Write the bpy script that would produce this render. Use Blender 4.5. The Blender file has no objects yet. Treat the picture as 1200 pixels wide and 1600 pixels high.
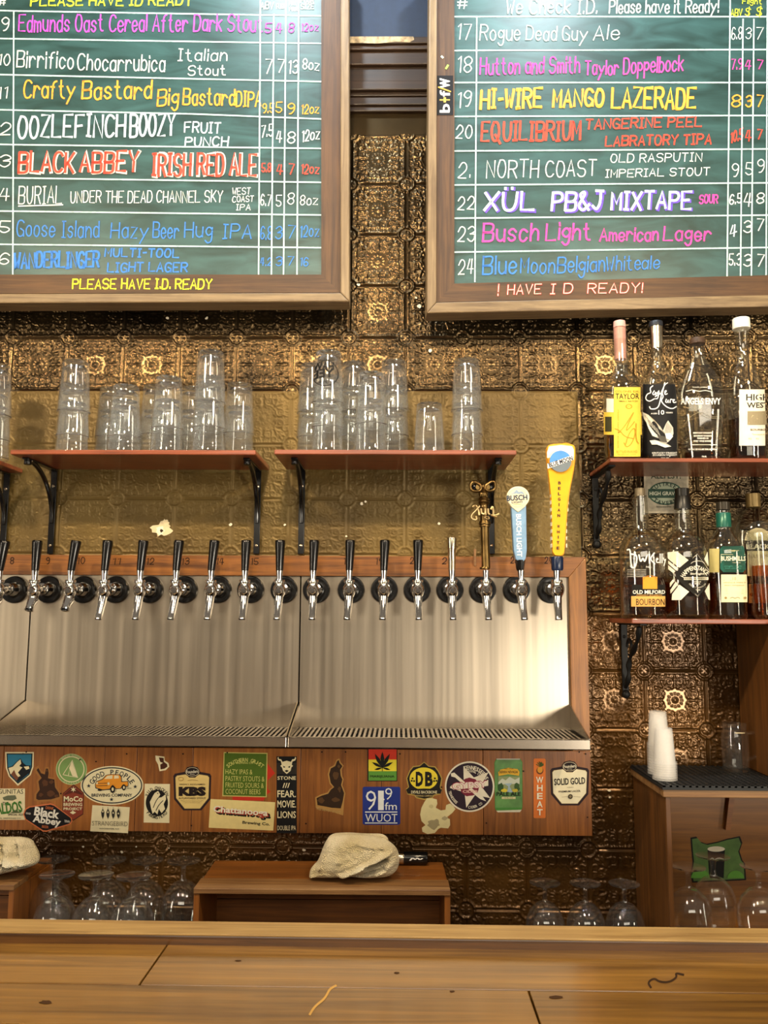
import bpy, math, random
import numpy as np
from mathutils import Vector, Matrix
random.seed(7)
sc = bpy.context.scene
COL = sc.collection
# ------------------------------------------------------------------ camera
FPX, PITCH, ROLL, YAW, EYE = 1300.0, 0.1222, 0.0056, -0.0188, 1.6
cp, sp, cy, sy, cr, sr = (math.cos(PITCH), math.sin(PITCH), math.cos(YAW), math.sin(YAW), math.cos(ROLL), math.sin(ROLL))
CF = Vector((sy*cp, cy*cp, sp))
R0 = Vector((cy, -sy, 0)); U0 = Vector((-sp*sy, -sp*cy, cp))
CR = R0*cr + U0*sr; CU = U0*cr - R0*sr
CAMP = Vector((0, 0, EYE))
cam = bpy.data.cameras.new('camera'); camo = bpy.data.objects.new('camera', cam); COL.objects.link(camo)
cam.sensor_fit = 'VERTICAL'; cam.sensor_height = 32.0; cam.lens = FPX/1600*32.0
cam.clip_start = 0.05
camo.matrix_world = Matrix(((CR.x, CU.x, -CF.x, 0), (CR.y, CU.y, -CF.y, 0), (CR.z, CU.z, -CF.z, EYE), (0, 0, 0, 1)))
sc.camera = camo
# ------------------------------------------------------------------ view, world, lights
vs = sc.view_settings
vs.view_transform = 'Standard'; vs.look = 'None'; vs.gamma = 1.0; vs.use_curve_mapping = False
vs.exposure = 0.35
sc.cycles.transparent_max_bounces = 64
sc.cycles.max_bounces = 14
sc.cycles.sample_clamp_indirect = 4.0
w = bpy.data.worlds.new('bar_room'); sc.world = w; w.use_nodes = True
nt = w.node_tree; bg = nt.nodes['Background']
tc = nt.nodes.new('ShaderNodeTexCoord'); sx = nt.nodes.new('ShaderNodeSeparateXYZ')
mr = nt.nodes.new('ShaderNodeMapRange'); mr.inputs[1].default_value = -0.6; mr.inputs[2].default_value = 0.8
rp = nt.nodes.new('ShaderNodeValToRGB')
rp.color_ramp.elements[0].color = (0.10, 0.06, 0.03, 1); rp.color_ramp.elements[1].color = (0.36, 0.31, 0.25, 1)
nt.links.new(tc.outputs['Generated'], sx.inputs[0]); nt.links.new(sx.outputs['Z'], mr.inputs[0])
nt.links.new(mr.outputs[0], rp.inputs[0]); nt.links.new(rp.outputs[0], bg.inputs[0])
bg.inputs[1].default_value = 0.55

def light(name, kind, loc, power, color, **k):
    l = bpy.data.lights.new(name, kind); l.energy = power; l.color = color
    o = bpy.data.objects.new(name, l); COL.objects.link(o); o.location = loc
    tgt = k.pop('target', None)
    if tgt is not None:
        o.rotation_euler = (Vector(tgt)-Vector(loc)).to_track_quat('-Z', 'Y').to_euler()
    for a, v in k.items(): setattr(l, a, v)
    return o
WARM = (1.0, 0.78, 0.50)
for i, lx in enumerate((-1.25, -0.2, 0.95)):
    light('pendant_bulb', 'POINT', (lx, 0.72, EYE+1.20), 54, WARM, shadow_soft_size=0.05)
COOL = (0.80, 0.92, 1.0)
light('board_lamp', 'SPOT', (-0.36, 1.50, EYE+2.15), 46, COOL, shadow_soft_size=0.05, spot_size=2.0, spot_blend=0.8, target=(-0.40, 2.05, EYE+1.35))
light('board_lamp', 'SPOT', (0.54, 1.50, EYE+2.15), 46, COOL, shadow_soft_size=0.05, spot_size=2.0, spot_blend=0.8, target=(0.50, 2.05, EYE+1.35))
light('transom_window', 'AREA', (0.1, -3.2, EYE+1.45), 40, (1.0, 0.88, 0.70), shape='RECTANGLE', size=3.4, size_y=0.9, target=(0.0, 2.1, EYE-.3))  # unseen area light added behind the camera as soft frontal fill
light('side_window', 'AREA', (-4.2, -1.2, EYE-0.1), 58, (1.0, 0.86, 0.66), shape='RECTANGLE', size=0.42, size_y=2.6, target=(-.4, 2.1, EYE-.3))  # added tall fill light on the left, also streaks the glasses
light('side_window', 'AREA', (3.9, -1.4, EYE-0.1), 46, (1.0, 0.86, 0.66), shape='RECTANGLE', size=0.42, size_y=2.6, target=(.2, 2.1, EYE-.3))  # matching added fill light on the right
light('far_window', 'AREA', (1.72, -1.0, EYE-0.46), 40, (1.0, 0.90, 0.74), shape='RECTANGLE', size=0.30, size_y=0.45, target=(0.70, 2.168, EYE-0.187))

# ------------------------------------------------------------------ pixel <-> place
def ray(px, py): return CF*FPX + CR*(px-600) - CU*(py-800)
class Plane:
    def __init__(s, p, n=(0, -1, 0)): s.p = Vector(p); s.n = Vector(n).normalized()
    def __call__(s, px, py, off=0.0):
        r = ray(px, py); d = s.n.dot(s.p + s.n*off - CAMP)/s.n.dot(r)
        return CAMP + r*d
def Y(d): return Plane((0, d, 0))
def W(px, py, d): return Y(d)(px, py)
def mpp(px, py, d): return (W(px+1, py, d)-W(px, py, d)).x
# ------------------------------------------------------------------ materials
def lin(h):
    if isinstance(h, str):
        h = h.lstrip('#'); v = [int(h[i:i+2], 16)/255 for i in (0, 2, 4)]
        return tuple(c/12.92 if c <= .04045 else ((c+.055)/1.055)**2.4 for c in v)
    return tuple(h)
MATS = {}
def mat(name):
    m = bpy.data.materials.new(name); m.use_nodes = True
    return m, m.node_tree, m.node_tree.nodes['Principled BSDF']
def paint(h, rough=0.5, metal=0.0, spec=0.5, var=0.12, scale=60.0, coat=0.0):
    key = (h, rough, metal, spec, var)
    if key in MATS: return MATS[key]
    m, t, b = mat('paint_'+str(len(MATS)))
    c = lin(h)
    n = t.nodes.new('ShaderNodeTexNoise'); n.inputs['Scale'].default_value = scale; n.inputs['Detail'].default_value = 4
    co = t.nodes.new('ShaderNodeTexCoord'); t.links.new(co.outputs['Object'], n.inputs['Vector'])
    r = t.nodes.new('ShaderNodeValToRGB'); r.color_ramp.elements[0].position = .3; r.color_ramp.elements[1].position = .7
    r.color_ramp.elements[0].color = tuple(x*(1-var) for x in c)+(1,); r.color_ramp.elements[1].color = tuple(min(1, x*(1+var)) for x in c)+(1,)
    t.links.new(n.outputs['Fac'], r.inputs[0]); t.links.new(r.outputs[0], b.inputs['Base Color'])
    b.inputs['Roughness'].default_value = rough; b.inputs['Metallic'].default_value = metal
    b.inputs['Specular IOR Level'].default_value = spec; b.inputs['Coat Weight'].default_value = coat
    MATS[key] = m; return m
def wood(name, dark, light_, axis=0, scale=1.0, rough=0.45, island=0.25, coat=0.0, knots=0.0, bump=0.15):
    m, t, b = mat(name)
    co = t.nodes.new('ShaderNodeTexCoord'); mp = t.nodes.new('ShaderNodeMapping')
    s = [95.0*scale]*3; s[axis] = 4.0*scale
    mp.inputs['Scale'].default_value = s
    geo = t.nodes.new('ShaderNodeNewGeometry')
    ad = t.nodes.new('ShaderNodeVectorMath'); ad.operation = 'MULTIPLY_ADD'
    ad.inputs[1].default_value = (1, 1, 1)
    sc_ = t.nodes.new('ShaderNodeMath'); sc_.operation = 'MULTIPLY'; sc_.inputs[1].default_value = 7.0
    t.links.new(geo.outputs['Random Per Island'], sc_.inputs[0])
    t.links.new(co.outputs['Object'], ad.inputs[0]); t.links.new(sc_.outputs[0], ad.inputs[2])
    t.links.new(ad.outputs[0], mp.inputs['Vector'])
    n = t.nodes.new('ShaderNodeTexNoise'); n.inputs['Scale'].default_value = 1.0; n.inputs['Detail'].default_value = 7; n.inputs['Distortion'].default_value = 0.9
    n.inputs['Roughness'].default_value = .65
    t.links.new(mp.outputs[0], n.inputs['Vector'])
    n2 = t.nodes.new('ShaderNodeTexNoise'); n2.inputs['Scale'].default_value = 7.0*scale; n2.inputs['Detail'].default_value = 3
    t.links.new(ad.outputs[0], n2.inputs['Vector'])
    r = t.nodes.new('ShaderNodeValToRGB'); r.color_ramp.elements[0].position = .32; r.color_ramp.elements[1].position = .68
    r.color_ramp.elements[0].color = lin(dark)+(1,); r.color_ramp.elements[1].color = lin(light_)+(1,)
    mx = t.nodes.new('ShaderNodeMath'); mx.operation = 'MULTIPLY_ADD'; mx.inputs[1].default_value = .72
    m2 = t.nodes.new('ShaderNodeMath'); m2.operation = 'MULTIPLY'; m2.inputs[1].default_value = .28
    t.links.new(n2.outputs['Fac'], m2.inputs[0]); t.links.new(n.outputs['Fac'], mx.inputs[0]); t.links.new(m2.outputs[0], mx.inputs[2])
    t.links.new(mx.outputs[0], r.inputs[0])
    hv = t.nodes.new('ShaderNodeHueSaturation')
    mr_ = t.nodes.new('ShaderNodeMapRange'); mr_.inputs[3].default_value = 1-island; mr_.inputs[4].default_value = 1+island
    t.links.new(geo.outputs['Random Per Island'], mr_.inputs[0]); t.links.new(mr_.outputs[0], hv.inputs['Value'])
    t.links.new(r.outputs[0], hv.inputs['Color']); t.links.new(hv.outputs[0], b.inputs['Base Color'])
    bm_ = t.nodes.new('ShaderNodeBump'); bm_.inputs['Strength'].default_value = bump; bm_.inputs['Distance'].default_value = .002
    t.links.new(n.outputs['Fac'], bm_.inputs['Height']); t.links.new(bm_.outputs[0], b.inputs['Normal'])
    b.inputs['Roughness'].default_value = rough; b.inputs['Coat Weight'].default_value = coat; b.inputs['Coat Roughness'].default_value = .12
    return m
def glass(name, tint=(0.97, 0.985, 0.98), refl=1.0, rough=0.03, haze=0.0):
    m = bpy.data.materials.new(name); m.use_nodes = True; t = m.node_tree
    for n in list(t.nodes): t.nodes.remove(n)
    out = t.nodes.new('ShaderNodeOutputMaterial'); tr = t.nodes.new('ShaderNodeBsdfTransparent'); gl = t.nodes.new('ShaderNodeBsdfGlossy')
    ge = t.nodes.new('ShaderNodeNewGeometry'); dt = t.nodes.new('ShaderNodeVectorMath'); dt.operation = 'DOT_PRODUCT'
    t.links.new(ge.outputs['Normal'], dt.inputs[0]); t.links.new(ge.outputs['Incoming'], dt.inputs[1])
    prev = dt.outputs['Value']; fr = None          # Schlick reflectance, the same from both sides of the wall of the glass
    for op, val in (('ABSOLUTE', None), ('SUBTRACT', 1.0), ('POWER', 5.0), ('MULTIPLY_ADD', .96)):
        q = t.nodes.new('ShaderNodeMath'); q.operation = op
        if op == 'SUBTRACT': q.inputs[0].default_value = val; t.links.new(prev, q.inputs[1])
        else:
            t.links.new(prev, q.inputs[0])
            if val: q.inputs[1].default_value = val
        if op == 'MULTIPLY_ADD': q.inputs[2].default_value = .04
        prev = q.outputs[0]; fr = q
    mxs = t.nodes.new('ShaderNodeMixShader'); mu = t.nodes.new('ShaderNodeMath'); mu.operation = 'MULTIPLY'; mu.inputs[1].default_value = refl
    tr.inputs['Color'].default_value = tint+(1,); gl.inputs['Roughness'].default_value = rough
    gl.inputs['Color'].default_value = (1, 1, 1, 1)
    t.links.new(fr.outputs[0], mu.inputs[0]); t.links.new(mu.outputs[0], mxs.inputs[0])
    base = tr
    if haze:                                        # washed-out, scuffed glass: a little scattering, more where the wall is seen edge-on
        df = t.nodes.new('ShaderNodeBsdfDiffuse'); df.inputs['Color'].default_value = (.86, .92, .98, 1); tl = t.nodes.new('ShaderNodeBsdfTranslucent'); tl.inputs['Color'].default_value = (.86, .92, .98, 1)
        hm = t.nodes.new('ShaderNodeMixShader'); t.links.new(df.outputs[0], hm.inputs[1]); t.links.new(tl.outputs[0], hm.inputs[2])
        no = t.nodes.new('ShaderNodeTexNoise'); no.inputs['Scale'].default_value = 55; tco = t.nodes.new('ShaderNodeTexCoord'); t.links.new(tco.outputs['Object'], no.inputs['Vector'])
        hf = t.nodes.new('ShaderNodeMath'); hf.operation = 'MULTIPLY_ADD'; hf.inputs[1].default_value = haze*6; hf.inputs[2].default_value = haze*.35
        t.links.new(fr.outputs[0], hf.inputs[0])
        hk = t.nodes.new('ShaderNodeMath'); hk.operation = 'MULTIPLY'; t.links.new(hf.outputs[0], hk.inputs[0]); t.links.new(no.outputs['Fac'], hk.inputs[1])
        h2 = t.nodes.new('ShaderNodeMixShader'); t.links.new(hk.outputs[0], h2.inputs[0]); t.links.new(tr.outputs[0], h2.inputs[1]); t.links.new(hm.outputs[0], h2.inputs[2]); base = h2
    t.links.new(base.outputs[0], mxs.inputs[1]); t.links.new(gl.outputs[0], mxs.inputs[2]); t.links.new(mxs.outputs[0], out.inputs[0])
    return m
def solid_glass(name, color=(1, 1, 1), ior=1.47, rough=0.0):
    m, t, b = mat(name)
    b.inputs['Base Color'].default_value = color+(1,); b.inputs['Transmission Weight'].default_value = 1; b.inputs['IOR'].default_value = ior
    b.inputs['Roughness'].default_value = rough
    return m
def metal(name, c, rough=.2, aniso=0.0, brushed=False, var=.1):
    m, t, b = mat(name)
    b.inputs['Metallic'].default_value = 1; b.inputs['Roughness'].default_value = rough
    co = t.nodes.new('ShaderNodeTexCoord'); mp = t.nodes.new('ShaderNodeMapping')
    mp.inputs['Scale'].default_value = (55, 55, .8) if brushed else (30, 30, 30)
    n = t.nodes.new('ShaderNodeTexNoise'); n.inputs['Scale'].default_value = 1; n.inputs['Detail'].default_value = 5
    t.links.new(co.outputs['Object'], mp.inputs[0]); t.links.new(mp.outputs[0], n.inputs['Vector'])
    r = t.nodes.new('ShaderNodeValToRGB'); c = lin(c)
    r.color_ramp.elements[0].position = .3; r.color_ramp.elements[1].position = .7
    r.color_ramp.elements[0].color = tuple(x*(1-var) for x in c)+(1,); r.color_ramp.elements[1].color = tuple(min(1, x*(1+var)) for x in c)+(1,)
    t.links.new(n.outputs['Fac'], r.inputs[0]); t.links.new(r.outputs[0], b.inputs['Base Color'])
    if brushed:
        q = t.nodes.new('ShaderNodeMapRange'); q.inputs[3].default_value = rough*.75; q.inputs[4].default_value = rough*1.35
        t.links.new(n.outputs['Fac'], q.inputs[0]); t.links.new(q.outputs[0], b.inputs['Roughness'])
        b.inputs['Anisotropic'].default_value = aniso
        tg = t.nodes.new('ShaderNodeTangent'); tg.direction_type = 'RADIAL'; tg.axis = 'Y'
        bp = t.nodes.new('ShaderNodeBump'); bp.inputs['Strength'].default_value = .05; bp.inputs['Distance'].default_value = .001
        t.links.new(n.outputs['Fac'], bp.inputs['Height']); t.links.new(bp.outputs[0], b.inputs['Normal'])
    return m
def tin(name, c1, c2, metallic, rough, bump=.1):
    m, t, b = mat(name)
    co = t.nodes.new('ShaderNodeTexCoord')
    n = t.nodes.new('ShaderNodeTexNoise'); n.inputs['Scale'].default_value = 4; n.inputs['Detail'].default_value = 6
    t.links.new(co.outputs['Object'], n.inputs['Vector'])
    r = t.nodes.new('ShaderNodeValToRGB'); r.color_ramp.elements[0].position = .35; r.color_ramp.elements[1].position = .65
    r.color_ramp.elements[0].color = lin(c1)+(1,); r.color_ramp.elements[1].color = lin(c2)+(1,)
    t.links.new(n.outputs['Fac'], r.inputs[0]); t.links.new(r.outputs[0], b.inputs['Base Color'])
    b.inputs['Metallic'].default_value = metallic; b.inputs['Roughness'].default_value = rough
    n2 = t.nodes.new('ShaderNodeTexNoise'); n2.inputs['Scale'].default_value = 260; n2.inputs['Detail'].default_value = 2
    t.links.new(co.outputs['Object'], n2.inputs['Vector'])
    bp = t.nodes.new('ShaderNodeBump'); bp.inputs['Strength'].default_value = bump; bp.inputs['Distance'].default_value = .002
    t.links.new(n2.outputs['Fac'], bp.inputs['Height']); t.links.new(bp.outputs[0], b.inputs['Normal'])
    return m
M = dict(
    bronze=tin('bronze_tin', '362c1f', '655338', .9, .27),
    brown=tin('brown_tin', '3a2611', '60421c', .5, .24, .05),
    gold=tin('gold_painted_tin', '54431f', '6c582b', .45, .42, .25),  # yellower, duller tin for the middle left tiles
    blue=paint('16263f', .7), dark=paint('120d09', .8),
    chalk_green=None,
    frame=wood('board_frame_wood', '54422e', '8f7a5a', 0, 1.2, .5, .05),
    frame_v=wood('board_frame_wood_upright', '5d4a33', '8f7a5a', 2, 1.2, .5, .05),
    strip=wood('walnut_strip', '2a190d', '5c3f22', 0, .9, .6, .08, 0),
    strip_v=wood('walnut_strip_upright', '2a190d', '5c3f22', 2, .9, .6, .08, 0),
    beam=wood('dark_beam', '1d130c', '3a2718', 0, .8, .5, .2),
    shelf=wood('red_stained_shelf', '5e2a17', '9a5030', 0, 1.0, .35, .05, .3),
    rail=wood('pine_rail', '4a280c', 'a4682a', 0, .9, .4, .1, .3),
    post=wood('pine_post', '5a340f', 'a86f2e', 2, .9, .4, .1, .3),
    plank=wood('plank_front', '6b3a10', 'b5702e', 2, .9, .42, .16, .3),
    crate=wood('crate_wood', '57310f', '92581f', 0, .8, .5, .12, .1),
    crate_v=wood('crate_wood_upright', '57310f', '92581f', 2, .8, .5, .12, .1),
    worn=wood('worn_crate_top', '5a371c', 'a27a4a', 0, .7, .55, .15),
    bar=wood('bar_top', '452c10', '91692c', 0, .5, .28, .24, .6, bump=.05),
    barrail=wood('bar_rail', '3a2410', '6a4520', 0, .8, .35, .05, .4),
    cab=wood('cabinet_wood', '3d250d', '76491c', 2, .7, .5, .06),
    cabh=wood('cabinet_back', '5c360f', '94601f', 0, .6, .45, .06),
    steel=metal('brushed_steel', 'b3a795', .30, .5, True),
    steel2=metal('tray_steel', 'b9b0a2', .24, 0, False, .06),
    chrome=metal('chrome', 'd8d6d2', .07, 0, False, .02),
    black=paint('0a0a0b', .22, 0, .5, .1), blackm=paint('0b0b0b', .55, 0, .3, .1),
    rubber=paint('101112', .6), brass=metal('antique_brass', '77603a', .3, 0, False, .45), brass2=metal('worn_brass', 'd8c08e', .3, 0, False, .2), silver=metal('silver_handle', 'cfc4ad', .22),
    glass=glass('pint_glass', (.985, .992, .992), refl=1.6, haze=.085), gbase=solid_glass('pint_glass_base', (.99, 1, 1)),
    bglass=glass('bottle_glass', (.95, .955, .93), refl=1.7), sglass=glass('snifter_glass', (.98, .985, .98), refl=1.35, haze=.03),
    whiskey=glass('whiskey', (.62, .30, .10), refl=.5), whiskey_d=glass('dark_whiskey', (.46, .21, .09), refl=.5), amber=glass('amber_spirit', (.8, .42, .06), refl=.5),
)
# ------------------------------------------------------------------ mesh builder
class MB:
    def __init__(s): s.v = []; s.f = []; s.m = []
    def add(s, vs_, fs, mi=0):
        b = len(s.v); s.v += [tuple(v) for v in vs_]
        for f in fs: s.f.append(tuple(b+i for i in f)); s.m.append(mi)
        return s
    def box(s, x0, x1, y0, y1, z0, z1, mi=0):
        return s.add([(x0, y0, z0), (x1, y0, z0), (x1, y1, z0), (x0, y1, z0), (x0, y0, z1), (x1, y0, z1), (x1, y1, z1), (x0, y1, z1)],
                     [(0, 3, 2, 1), (4, 5, 6, 7), (0, 1, 5, 4), (1, 2, 6, 5), (2, 3, 7, 6), (3, 0, 4, 7)], mi)
    def hexa(s, a, b, mi=0):            # two matching loops (front loop a, back loop b)
        n = len(a); vs_ = list(a)+list(b)
        fs = [tuple(range(n)), tuple(range(2*n-1, n-1, -1))]+[(i, i+n, (i+1) % n+n, (i+1) % n) for i in range(n)]
        return s.add(vs_, fs, mi)
    def lathe(s, prof, seg=32, c=(0, 0, 0), mi=0, axis='z', sy_=1.0, mis=None):
        b = len(s.v); c = Vector(c); rows = []
        for r, z in prof:
            if r < 1e-6:
                s.v.append(tuple(c+Vector((0, 0, z)) if axis == 'z' else c+Vector((0, z, 0)) if axis == 'y' else c+Vector((z, 0, 0)))); rows.append([len(s.v)-1]*seg)
            else:
                row = []
                for k in range(seg):
                    a = 2*math.pi*k/seg; x, y = r*math.cos(a), r*math.sin(a)*sy_
                    p = Vector((x, y, z)) if axis == 'z' else Vector((x, z, -y)) if axis == 'y' else Vector((z, x, y))
                    s.v.append(tuple(c+p)); row.append(len(s.v)-1)
                rows.append(row)
        for i in range(len(rows)-1):
            q = mi if mis is None else mis[i]
            for k in range(seg):
                k2 = (k+1) % seg
                f = []
                for x in (rows[i][k], rows[i][k2], rows[i+1][k2], rows[i+1][k]):
                    if x not in f: f.append(x)
                if len(f) > 2: s.f.append(tuple(f)); s.m.append(q)
        return s
    def tube(s, pts, rad, seg=10, mi=0, caps=True, closed=False):
        pts = [Vector(p) for p in pts]; n = len(pts)
        rad = rad if isinstance(rad, (list, tuple)) else [rad]*n
        rows = []; up = None
        for i, p in enumerate(pts):
            if closed: t = (pts[(i+1) % n]-pts[i-1]).normalized()
            else: t = (pts[min(i+1, n-1)]-pts[max(i-1, 0)]).normalized()
            if up is None:
                up = Vector((0, 0, 1)) if abs(t.z) < .9 else Vector((0, 1, 0))
            a = t.cross(up)
            if a.length < 1e-4: a = t.cross(Vector((1, 0, 0)))
            a.normalize(); bb = a.cross(t); up = bb
            row = []
            for k in range(seg):
                g = 2*math.pi*k/seg
                s.v.append(tuple(p+a*(math.cos(g)*rad[i])+bb*(math.sin(g)*rad[i]))); row.append(len(s.v)-1)
            rows.append(row)
        for i in range(n if closed else n-1):
            r1, r2 = rows[i], rows[(i+1) % n]
            for k in range(seg):
                s.f.append((r1[k], r1[(k+1) % seg], r2[(k+1) % seg], r2[k])); s.m.append(mi)
        if caps and not closed:
            s.f.append(tuple(rows[0][::-1])); s.m.append(mi); s.f.append(tuple(rows[-1])); s.m.append(mi)
        return s
    def ball(s, c, r, seg=16, mi=0, sc_=(1, 1, 1)):
        b = MB(); pr = [(max(0, math.sin(math.pi*i/10))*r if 0 < i < 10 else 0, -math.cos(math.pi*i/10)*r) for i in range(11)]
        b.lathe(pr, seg)
        return s.add([(c[0]+v[0]*sc_[0], c[1]+v[1]*sc_[1], c[2]+v[2]*sc_[2]) for v in b.v], b.f, mi)
    def build(s, name, mats, parent=None, loc=None, smooth=0, bevel=0, seg=2):
        me = bpy.data.meshes.new(name); me.from_pydata(s.v, [], s.f)
        mats = mats if isinstance(mats, (list, tuple)) else [mats]
        for m_ in mats: me.materials.append(m_)
        if len(mats) > 1: me.polygons.foreach_set('material_index', s.m)
        if smooth:
            me.polygons.foreach_set('use_smooth', [True]*len(me.polygons))
            me.set_sharp_from_angle(angle=math.radians(smooth))
        me.update()
        o = bpy.data.objects.new(name, me); COL.objects.link(o)
        if loc is not None: o.location = loc
        if parent is not None:
            o.parent = parent
            if loc is None and parent.get('wc'): o.matrix_parent_inverse = Matrix.Translation(-parent.location)
        if bevel:
            bv = o.modifiers.new('bevel', 'BEVEL'); bv.width = bevel; bv.segments = seg; bv.limit_method = 'ANGLE'
        return o
def recentre(o, loc):                      # give a world-built mesh a sensible origin
    loc = Vector(loc); o.data.transform(Matrix.Translation(-loc)); o.location = loc; return o
def tag(o, label=None, cat=None, group=None, kind=None):
    if label: o['label'] = label
    if cat: o['category'] = cat
    if group: o['group'] = group
    if kind: o['kind'] = kind
    return o
def thing(name, loc, label, cat, group=None, wc=False):
    o = bpy.data.objects.new(name, None); COL.objects.link(o); o.location = loc; o.empty_display_size = .05
    tag(o, label, cat, group)
    if wc: o['wc'] = 1
    return o
def structure(o): o['kind'] = 'structure'; return o
def dup(root, loc, label=None, group=None, rotz=None):
    r = root.copy(); COL.objects.link(r); r.location = loc
    if label: r['label'] = label
    if group: r['group'] = group
    if rotz is not None: r.rotation_euler = (0, 0, rotz)
    for ch in list(root.children):
        c = ch.copy(); COL.objects.link(c); c.parent = r
        for g in ch.children:
            d = g.copy(); COL.objects.link(d); d.parent = c
    return r
# ------------------------------------------------------------------ printed letters (built-in font), fitted to a pixel box
TXT = {}
def glyphs(text, bold=0.0):
    k = (text, bold)
    if k not in TXT:
        cu = bpy.data.curves.new('t', 'FONT'); cu.body = text; cu.resolution_u = 2; cu.offset = bold; cu.fill_mode = 'FRONT'
        o = bpy.data.objects.new('t', cu); COL.objects.link(o)
        dg = bpy.context.evaluated_depsgraph_get(); me = bpy.data.meshes.new_from_object(o.evaluated_get(dg))
        v = [(q.co.x, q.co.y) for q in me.vertices]; f = [tuple(p.vertices) for p in me.polygons]
        bpy.data.objects.remove(o); bpy.data.curves.remove(cu); bpy.data.meshes.remove(me)
        TXT[k] = (v, f)
    return TXT[k]
class Art:
    """flat print laid on a surface: surf(px,py,off) -> point; coordinates of the print are photo pixels (or a zoom of them)"""
    def __init__(s, surf, org=(0, 0), sc_=1.0, base=0.0006, step=0.00022, rot=0, c=(0, 0)):
        s.surf = surf; s.org = org; s.sc = sc_; s.mb = MB(); s.mats = []; s.off = base; s.step = step; s.rot = math.radians(rot); s.c = c
    def P(s, x, y, off=None):
        if s.rot:
            dx, dy = x-s.c[0], y-s.c[1]
            x = s.c[0]+dx*math.cos(s.rot)-dy*math.sin(s.rot); y = s.c[1]+dx*math.sin(s.rot)+dy*math.cos(s.rot)
        return s.surf(s.org[0]+x/s.sc, s.org[1]+y/s.sc, s.off if off is None else off)
    def mi(s, c):
        m = paint(c, .6, 0, .25, .05) if isinstance(c, str) else c
        if m not in s.mats: s.mats.append(m)
        return s.mats.index(m)
    def up(s, k=1): s.off += s.step*k; return s
    def poly(s, pts, c, thick=False):
        a = [s.P(*p) for p in pts]; n = len(a); mi = s.mi(c)
        if thick:
            s.mb.hexa(a, [s.P(p[0], p[1], 0) for p in pts], mi)
        else: s.mb.add(a, [tuple(range(n))], mi)
        return s.up()
    def ell(s, cx, cy_, rx, ry, c, thick=False, a0=0, a1=360, n=36):
        n = max(4, int(n*(a1-a0)/360)); full = a1-a0 >= 360
        return s.poly([(cx+rx*math.cos(math.radians(a0+(a1-a0)*i/(n if full else n-1))), cy_+ry*math.sin(math.radians(a0+(a1-a0)*i/(n if full else n-1)))) for i in range(n)], c, thick)
    def rect(s, x0, y0, x1, y1, c, thick=False, r=0):
        if r:
            pts = []
            for qx, qy, a in ((x1-r, y0+r, -90), (x1-r, y1-r, 0), (x0+r, y1-r, 90), (x0+r, y0+r, 180)):
                pts += [(qx+r*math.cos(math.radians(a+b)), qy+r*math.sin(math.radians(a+b))) for b in (0, 30, 60, 90)]
            return s.poly(pts, c, thick)
        return s.poly([(x0, y0), (x1, y0), (x1, y1), (x0, y1)], c, thick)
    def ring(s, cx, cy_, rx, ry, w_, c, a0=0, a1=360, n=40):
        mi = s.mi(c); vs_ = []; fs = []
        for i in range(n+1):
            a = math.radians(a0+(a1-a0)*i/n)
            vs_ += [s.P(cx+rx*math.cos(a), cy_+ry*math.sin(a)), s.P(cx+(rx-w_)*math.cos(a), cy_+(ry-w_)*math.sin(a))]
        for i in range(n): fs.append((2*i, 2*i+2, 2*i+3, 2*i+1))
        s.mb.add(vs_, fs, mi); return s.up()
    def text(s, t, x0, x1, base, top, c, bold=0.0, rot=0, vert=False):
        v, f = glyphs(t, bold)
        ax, bx = min(p[0] for p in v), max(p[0] for p in v); ay, by = min(p[1] for p in v), max(p[1] for p in v)
        cx, cy_ = (x0+x1)/2, (base+top)/2; ra = math.radians(rot); out = []
        for p in v:
            x = x0+(p[0]-ax)/(bx-ax)*(x1-x0); y = base+(p[1]-ay)/max(1e-6, by-ay)*(top-base)
            if rot:
                dx, dy = x-cx, y-cy_; x = cx+dx*math.cos(ra)-dy*math.sin(ra); y = cy_+dx*math.sin(ra)+dy*math.cos(ra)
            out.append(s.P(x, y))
        s.mb.add(out, f, s.mi(c)); return s.up()
    def arc(s, t, cx, cy_, rx, ry, a0, a1, h, c, bold=0.0, flip=False):
        """letters along an ellipse; angles in degrees clockwise from top"""
        n = len(t); mi = s.mi(c)
        for i, ch in enumerate(t):
            if ch == ' ': continue
            a = math.radians(a0+(a1-a0)*(i+.5)/n)
            px, py = cx+rx*math.sin(a), cy_-ry*math.cos(a)
            tx, ty = rx*math.cos(a), ry*math.sin(a); L = math.hypot(tx, ty); tx /= L; ty /= L
            if flip: tx, ty = -tx, -ty
            ux, uy = ty, -tx
            v, f = glyphs(ch, bold)
            bx = max(p[0] for p in v); ax = min(p[0] for p in v)
            step_ = abs(math.radians(a1-a0))*(rx+ry)/2/n
            sc_ = h/.72; wd = (bx-ax)*sc_; kx = min(1.0, step_*.92/max(wd, 1e-6))
            out = [s.P(px+tx*((p[0]-(ax+bx)/2)*sc_*kx)+ux*(p[1]*sc_-h/2), py+ty*((p[0]-(ax+bx)/2)*sc_*kx)+uy*(p[1]*sc_-h/2)) for p in v]
            s.mb.add(out, f, mi)
        return s.up()
    def line(s, pts, w_, c):
        mi = s.mi(c); vs_, fs = ribbon(pts, w_); s.mb.add([s.P(*p) for p in vs_], fs, mi); return s.up()
    def star(s, cx, cy_, r, c, k=5, r2=.4, a=-90):
        return s.poly([(cx+(r if i % 2 == 0 else r*r2)*math.cos(math.radians(a+i*180/k)), cy_+(r if i % 2 == 0 else r*r2)*math.sin(math.radians(a+i*180/k))) for i in range(2*k)], c)
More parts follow.
